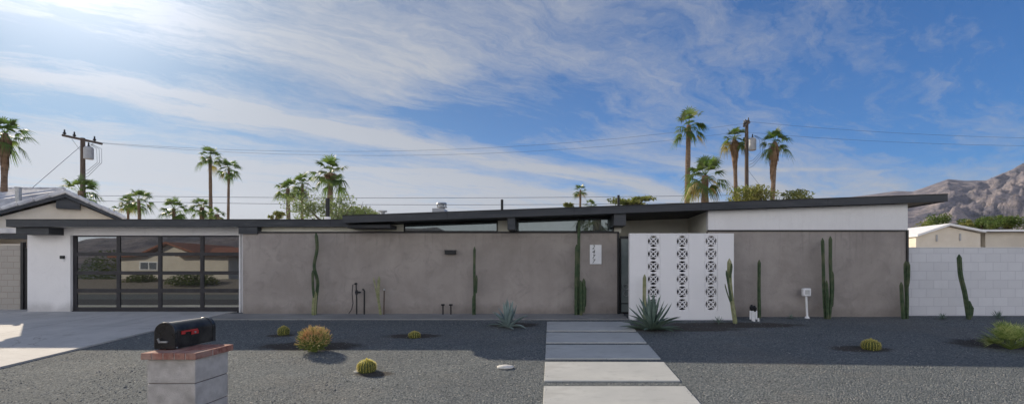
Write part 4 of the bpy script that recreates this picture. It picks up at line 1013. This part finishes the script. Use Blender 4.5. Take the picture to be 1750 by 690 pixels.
for px, ht, lb in ((757, 519.5, 'short dark pipe stub with tee, left one of the low pair'), (770.5, 519.5, 'short dark pipe stub, right one of the low pair')):
    t = thing('pipe_stub', pp(px, 536, Yp), lb, 'pipe', 'low pipe stubs by the grey wall')
    MB().tube([pp(px, 537, Yp), pp(px, ht, Yp)], .02, 8).build('pipe', 'metal_black', t)
    c = pp(px, ht + 1, Yp); MB().tube([c + Vector((-.05, 0, 0)), c + Vector((.05, 0, 0))], .026, 8).build('fitting', 'metal_black', t)
# electrical box on a post
Yb = 13.5
t = thing('utility_box', pp(1379, 540, Yb), 'small white rounded box on a thin white post before the right grey wall', 'box')
MB().tube([pp(1379.5, 541, Yb), pp(1377.5, 505, Yb)], .03, 10).build('post', 'white_plastic', t)
a0 = pp(1370.5, 505.5, Yb); a1 = pp(1384, 492, Yb)
bx_ = MB().box(a0.x, a1.x, Yb - .08, Yb + .05, a0.z, a1.z).build('housing', 'white_plastic', t, bevel=.025)
MB().box(a0.x + .05, a1.x - .05, Yb - .088, Yb - .08, a0.z + .05, a1.z - .05).build('lid', 'galvanised', bx_)
MB().lathe(pp(1379.3, 540, Yb).x, Yb, [(gz(Yb) - .02, .08), (gz(Yb) + .05, .05)], 8).build('base', 'white_plastic', t)
# irrigation manifold
Ym = 13.0; gm = gz(Ym)
t = thing('irrigation_manifold', (pp(1288, 0, Ym).x, Ym, gm), 'cluster of white plastic pipes with black valves beside the single dark cactus', 'valve')
for px, a_, c_ in ((1282.5, 545, 531), (1286, 548, 531), (1289, 551, 531), (1292.5, 545, 531), (1296, 552, 543)):
    MB().tube([pp(px, a_, Ym), pp(px, c_, Ym)], .026, 8).build('pipe', 'white_plastic', t)
q = MB(); q.tube([pp(1289, 550, Ym), pp(1296, 551, Ym), pp(1300, 552, Ym)], .024, 8); q.tube([pp(1281.5, 532, Ym), pp(1293.5, 532, Ym)], .03, 8); q.build('manifold', 'white_plastic', t)
for px, py in ((1284.5, 525), (1289.5, 526.5)):
    c = pp(px, py, Ym); MB().lathe(c.x, Ym, [(c.z - .09, .035), (c.z - .03, .055), (c.z + .02, .06), (c.z + .05, .035), (c.z + .08, .02)], 10).build('valve', 'metal_black', t)

# stones
random.seed(7)
def rock(px, py, rx, rz, lab, seed, mt='stone_pale', top=True):
    g = G(px, py); s = g.y / F; q = MB(); n1, n2 = 12, 8
    for i in range(n2 + 1):
        for j in range(n1):
            th = math.pi * i / n2; ph = 2 * math.pi * j / n1; v_ = Vector((math.sin(th) * math.cos(ph), math.sin(th) * math.sin(ph), math.cos(th)))
            k = 1 + .18 * mn.noise(v_ * 1.3 + Vector((seed, 0, 0)))
            q.v.append(Vector((g.x + v_.x * rx * s * k, g.y + v_.y * rx * s * .6 * k, g.z + rz * s * .5 + v_.z * rz * s * k)))
    for i in range(n2):
        for j in range(n1): q.f.append((i * n1 + j, i * n1 + (j + 1) % n1, (i + 1) * n1 + (j + 1) % n1, (i + 1) * n1 + j)); q.m.append(0)
    return tag(q.build('stone', mt, smooth=True, loc=tuple(g)), lab, 'stone')
rock(863, 630, 15, 4, 'flat pale oval stone in the gravel left of the path', 1)
rock(426, 534.2, 5, 4, 'small pale stone at the corner of garage and grey wall', 2)
rock(609, 637, 5, 2, 'small tan stone at the left foot of the sunlit barrel cactus', 3)

# ================================================================== MAILBOX
px0, px1, py0, py1 = -3.245, -2.86, 3.76, 4.145; gm = gz(3.9)
t = thing('mailbox_pillar', ((px0 + px1) / 2, (py0 + py1) / 2, gm), 'square tan block pillar with red brick cap carrying the mailbox', 'pillar')
q = MB(); zc = 0.63; k = 0
while zc > gm - 0.1:
    q.box(px0, px1, py0, py1, zc - 0.192, zc); zc -= 0.2
q.build('block', 'pillar_block', t, bevel=.006)
MB().box(px0 + .008, px1 - .008, py0 + .008, py1 - .008, gm - .1, .628).build('joint', 'pillar_joint', t)
cap_ = MB().box(px0 - .024, px1 + .024, py0 - .024, py1 + .024, .633, .68).build('cap_bed', 'mortar', t)
q = MB(); o_ = .03; nb = 5; wbr = (px1 - px0 + 2 * o_)
for (lo_, hi_, yy0, yy1) in ((px0 - o_, px1 + o_, py0 - o_, py0 + .16), (px0 - o_, px1 + o_, py1 - .16, py1 + o_)):
    for i in range(nb):
        a_ = lo_ + wbr * i / nb; q.box(a_ + .004, a_ + wbr / nb - .004, yy0, yy1, .632, .684)
for i in range(1):
    q.box(px0 - o_, px0 + .10, py0 + .168, py1 - .168, .632, .684); q.box(px1 - .10, px1 + o_, py0 + .168, py1 - .168, .632, .684); q.box(px0 + .108, px1 - .108, py0 + .168, py1 - .168, .632, .684)
q.build('brick', 'brick_red', cap_, bevel=.003)
mx0, mx1, my0, my1 = -3.287, -3.122, 3.885, 4.34; mz = .69; w_ = (mx1 - mx0) / 2; hs = .135; mc = (mx0 + mx1) / 2
mottled('mailbox_paint', (0.012, 0.012, 0.013), (0.030, 0.029, 0.028), 30, 0.3, 0.08, 12, lo=0.45, hi=0.75, c3=(0.045, 0.042, 0.04))
t = thing('mailbox', (mc, my0 + .2, mz), 'black arched metal mailbox with red flag on the brick capped pillar', 'mailbox')
def arch(x, grow=0.0, n=18):
    return [(mc + (w_ + grow), mz - 0.0)] + [(mc + (w_ + grow) * math.cos(math.pi * i / n), mz + hs + (w_ + grow) * math.sin(math.pi * i / n)) for i in range(n + 1)] + [(mc - (w_ + grow), mz)]
q = MB(); q.prism(arch(0), my0 + .012, my1); o = q.build('body', 'mailbox_paint', t, bevel=.003)
MB().prism(arch(0, .004), my1 - .03, my1 + .012).build('rear_rim', 'mailbox_black', t, bevel=.002)
dr = MB().prism(arch(0, .005), my0 - .006, my0 + .022).build('door', 'mailbox_black', t, bevel=.004)
MB().box(mc - .03, mc + .03, my0 - .022, my0 - .006, mz + .055, mz + .068).tube([(mc - .03, my0 - .02, mz + .055), (mc - .035, my0 - .03, mz + .09)], .008, 6).build('latch', 'galvanised', dr)
q = MB(); fx = mx1 + .004
q.box(fx, fx + .005, my0 + .06, my0 + .24, mz + .128, mz + .142).box(fx, fx + .005, my0 + .17, my0 + .25, mz + .098, mz + .128).box(fx, fx + .005, my0 + .06, my0 + .10, mz + .112, mz + .128)
q.build('flag', 'flag_red', t)
MB().tube([(mx0 - .004, my0 + .01, mz + .012), (mx1 + .012, my0 + .01, mz + .012)], .006, 8).build('hinge_pin', 'galvanised', dr)
MB().tube([(fx - .01, my0 + .205, mz + .115), (fx + .012, my0 + .205, mz + .115)], .009, 10).build('rivet', 'galvanised', t)
MB().box(mx0 + .015, mx1 - .015, my0 + .03, my1 - .03, .685, mz).build('base_plate', 'galvanised', t)

# ================================================================== ACROSS THE STREET (seen mirrored in the garage glass)
Yo = -18.6; s = 47.0 / F
X = lambda px: (px - CX) * s
Zf = lambda py: CZ + (HY - py) * s
oh = thing('opposite_house', (X(280), Yo, .35), 'tan stucco house with red tiled roof across the street, mirrored in the garage door', 'house')
MB().box(X(180), X(376), Yo - 9, Yo, .2, Zf(437)).prism([(X(235), Zf(437)), (X(320), Zf(437)), (X(272), Zf(416))], Yo - 9, Yo).build('wall', 'tan_wall', oh)
q = MB()
for (a_, c_) in (((X(222), Zf(437)), (X(272), Zf(415))), ((X(272), Zf(415)), (X(335), Zf(437)))): q.prism([a_, c_, (c_[0], c_[1] + .18), (a_[0], a_[1] + .18)], Yo - 9.4, Yo + .5)
q.prism([(X(172), Zf(440)), (X(222), Zf(437)), (X(222), Zf(433)), (X(172), Zf(436))], Yo - 9.4, Yo + .5)
q.prismx([(Yo + .6, Zf(437)), (Yo - 5, Zf(418)), (Yo - 10, Zf(437))], X(290), X(395))
q.build('roof', 'roof_tile_red', oh)
wo = MB().box(X(221), X(253), Yo, Yo + .06, Zf(461.5), Zf(446)).build('window', 'white_plastic', oh)
MB().box(X(223), X(236), Yo + .05, Yo + .07, Zf(460), Zf(448)).box(X(238), X(251), Yo + .05, Yo + .07, Zf(460), Zf(448)).build('pane', 'glass_garage', wo)
MB().box(X(365), X(384), Yo - 4.5, Yo - 3.5, Zf(437), Zf(410)).build('chimney', 'brick_red', oh)
def bush(x, y, z, rx, rz, n, seed, lab):
    random.seed(seed); q = MB()
    for i in range(n):
        d_ = Vector((random.gauss(0, 1), random.gauss(0, 1), abs(random.gauss(0, 1)))).normalized() * random.random() ** .4
        p_ = Vector((x + d_.x * rx, y + d_.y * rx * .7, z + d_.z * rz)); a_ = Vector((random.gauss(0, 1), random.gauss(0, 1), random.gauss(0, 1))).normalized(); b_ = a_.orthogonal().normalized()
        q.add([p_ - a_ * .14, p_ + b_ * .06, p_ + a_ * .14, p_ - b_ * .06], [(0, 1, 2, 3)])
    return tag(q.build('bush', 'green_leaf', loc=(x, y, z)), lab, 'bush', 'bushes across the street')
bush(X(255), -16.5, .1, 1.6, .9, 900, 61, 'low dark bush mirrored under the window in the garage glass')
bush(X(368), -14.5, -.1, 2.4, 1.3, 1500, 62, 'large dark bush mirrored in the right column of the garage glass')
bush(X(150), -20, .3, 3.2, 3.2, 2200, 63, 'tall dark tree mirrored in the left column of the garage glass')
palm(CX, 0, 2.2 * F, 1, CX, 0.75 * F, 77, 'thick trunked palm across the street, mirrored in the right clerestory window', group='palms across the street', C3=(3.9, -11.0, 5.9), B3=(3.9, -11.0, -0.7))

# ================================================================== LOOSE PEBBLES
random.seed(99); q = MB(); q.v = []
def pebble(x, y, z, r, mi):
    a_ = random.uniform(0, 3.14); ca, sa = math.cos(a_), math.sin(a_); rx, ry, rz = r * random.uniform(.7, 1.3), r * random.uniform(.6, 1.0), r * random.uniform(.4, .8)
    k = len(q.v)
    for (u_, v_, w_) in ((1, 0, 0), (0, 1, 0), (-1, 0, 0), (0, -1, 0), (0, 0, 1), (.55, .55, .6), (-.6, -.5, .55)):
        q.v.append(Vector((x + (u_ * ca * rx - v_ * sa * ry), y + (u_ * sa * rx + v_ * ca * ry), z + w_ * rz)))
    q.f += [(k, k + 1, k + 5), (k, k + 5, k + 4), (k + 1, k + 4, k + 5), (k + 1, k + 2, k + 4), (k + 2, k + 6, k + 4), (k + 2, k + 3, k + 6), (k + 3, k + 4, k + 6), (k + 3, k, k + 4)]; q.m += [mi] * 8
n_ = 0
while n_ < 26000:
    y = 4.2 + 9.0 * random.random() ** 1.5; x = random.uniform(-1.25 * y - .5, 1.05 * y + .5)
    if x < -9.85 or (-0.14 < x < 2.13 and random.random() < .995): continue
    if mn.noise(Vector((x * .9, y * .9, 0))) < random.uniform(-.6, .5): continue
    on_slab = -0.14 < x < 2.13
    pebble(x, y, gz(y) + (0.025 if on_slab else 0), random.uniform(.006, .013) * (1.0 if random.random() < .985 else 1.9), random.choice((0, 0, 0, 1, 1, 2))); n_ += 1
for i in range(500):      # gravel kicked over the slab and driveway edges
    y = random.uniform(4.5, 12.8)
    if random.random() < .5: x = random.choice((-0.115, 2.11)) + random.gauss(0, .03); z = gz(y) + (0.024 if -0.115 < x < 2.11 else 0)
    else: x = -9.88 - abs(random.gauss(0, .12)); z = gz(y) + .03
    pebble(x, y, z, random.uniform(.006, .011), random.choice((0, 1, 2)))
tag(q.build('pebbles', ['pebble_dark', 'pebble_grey', 'pebble_pale']), kind='stuff')
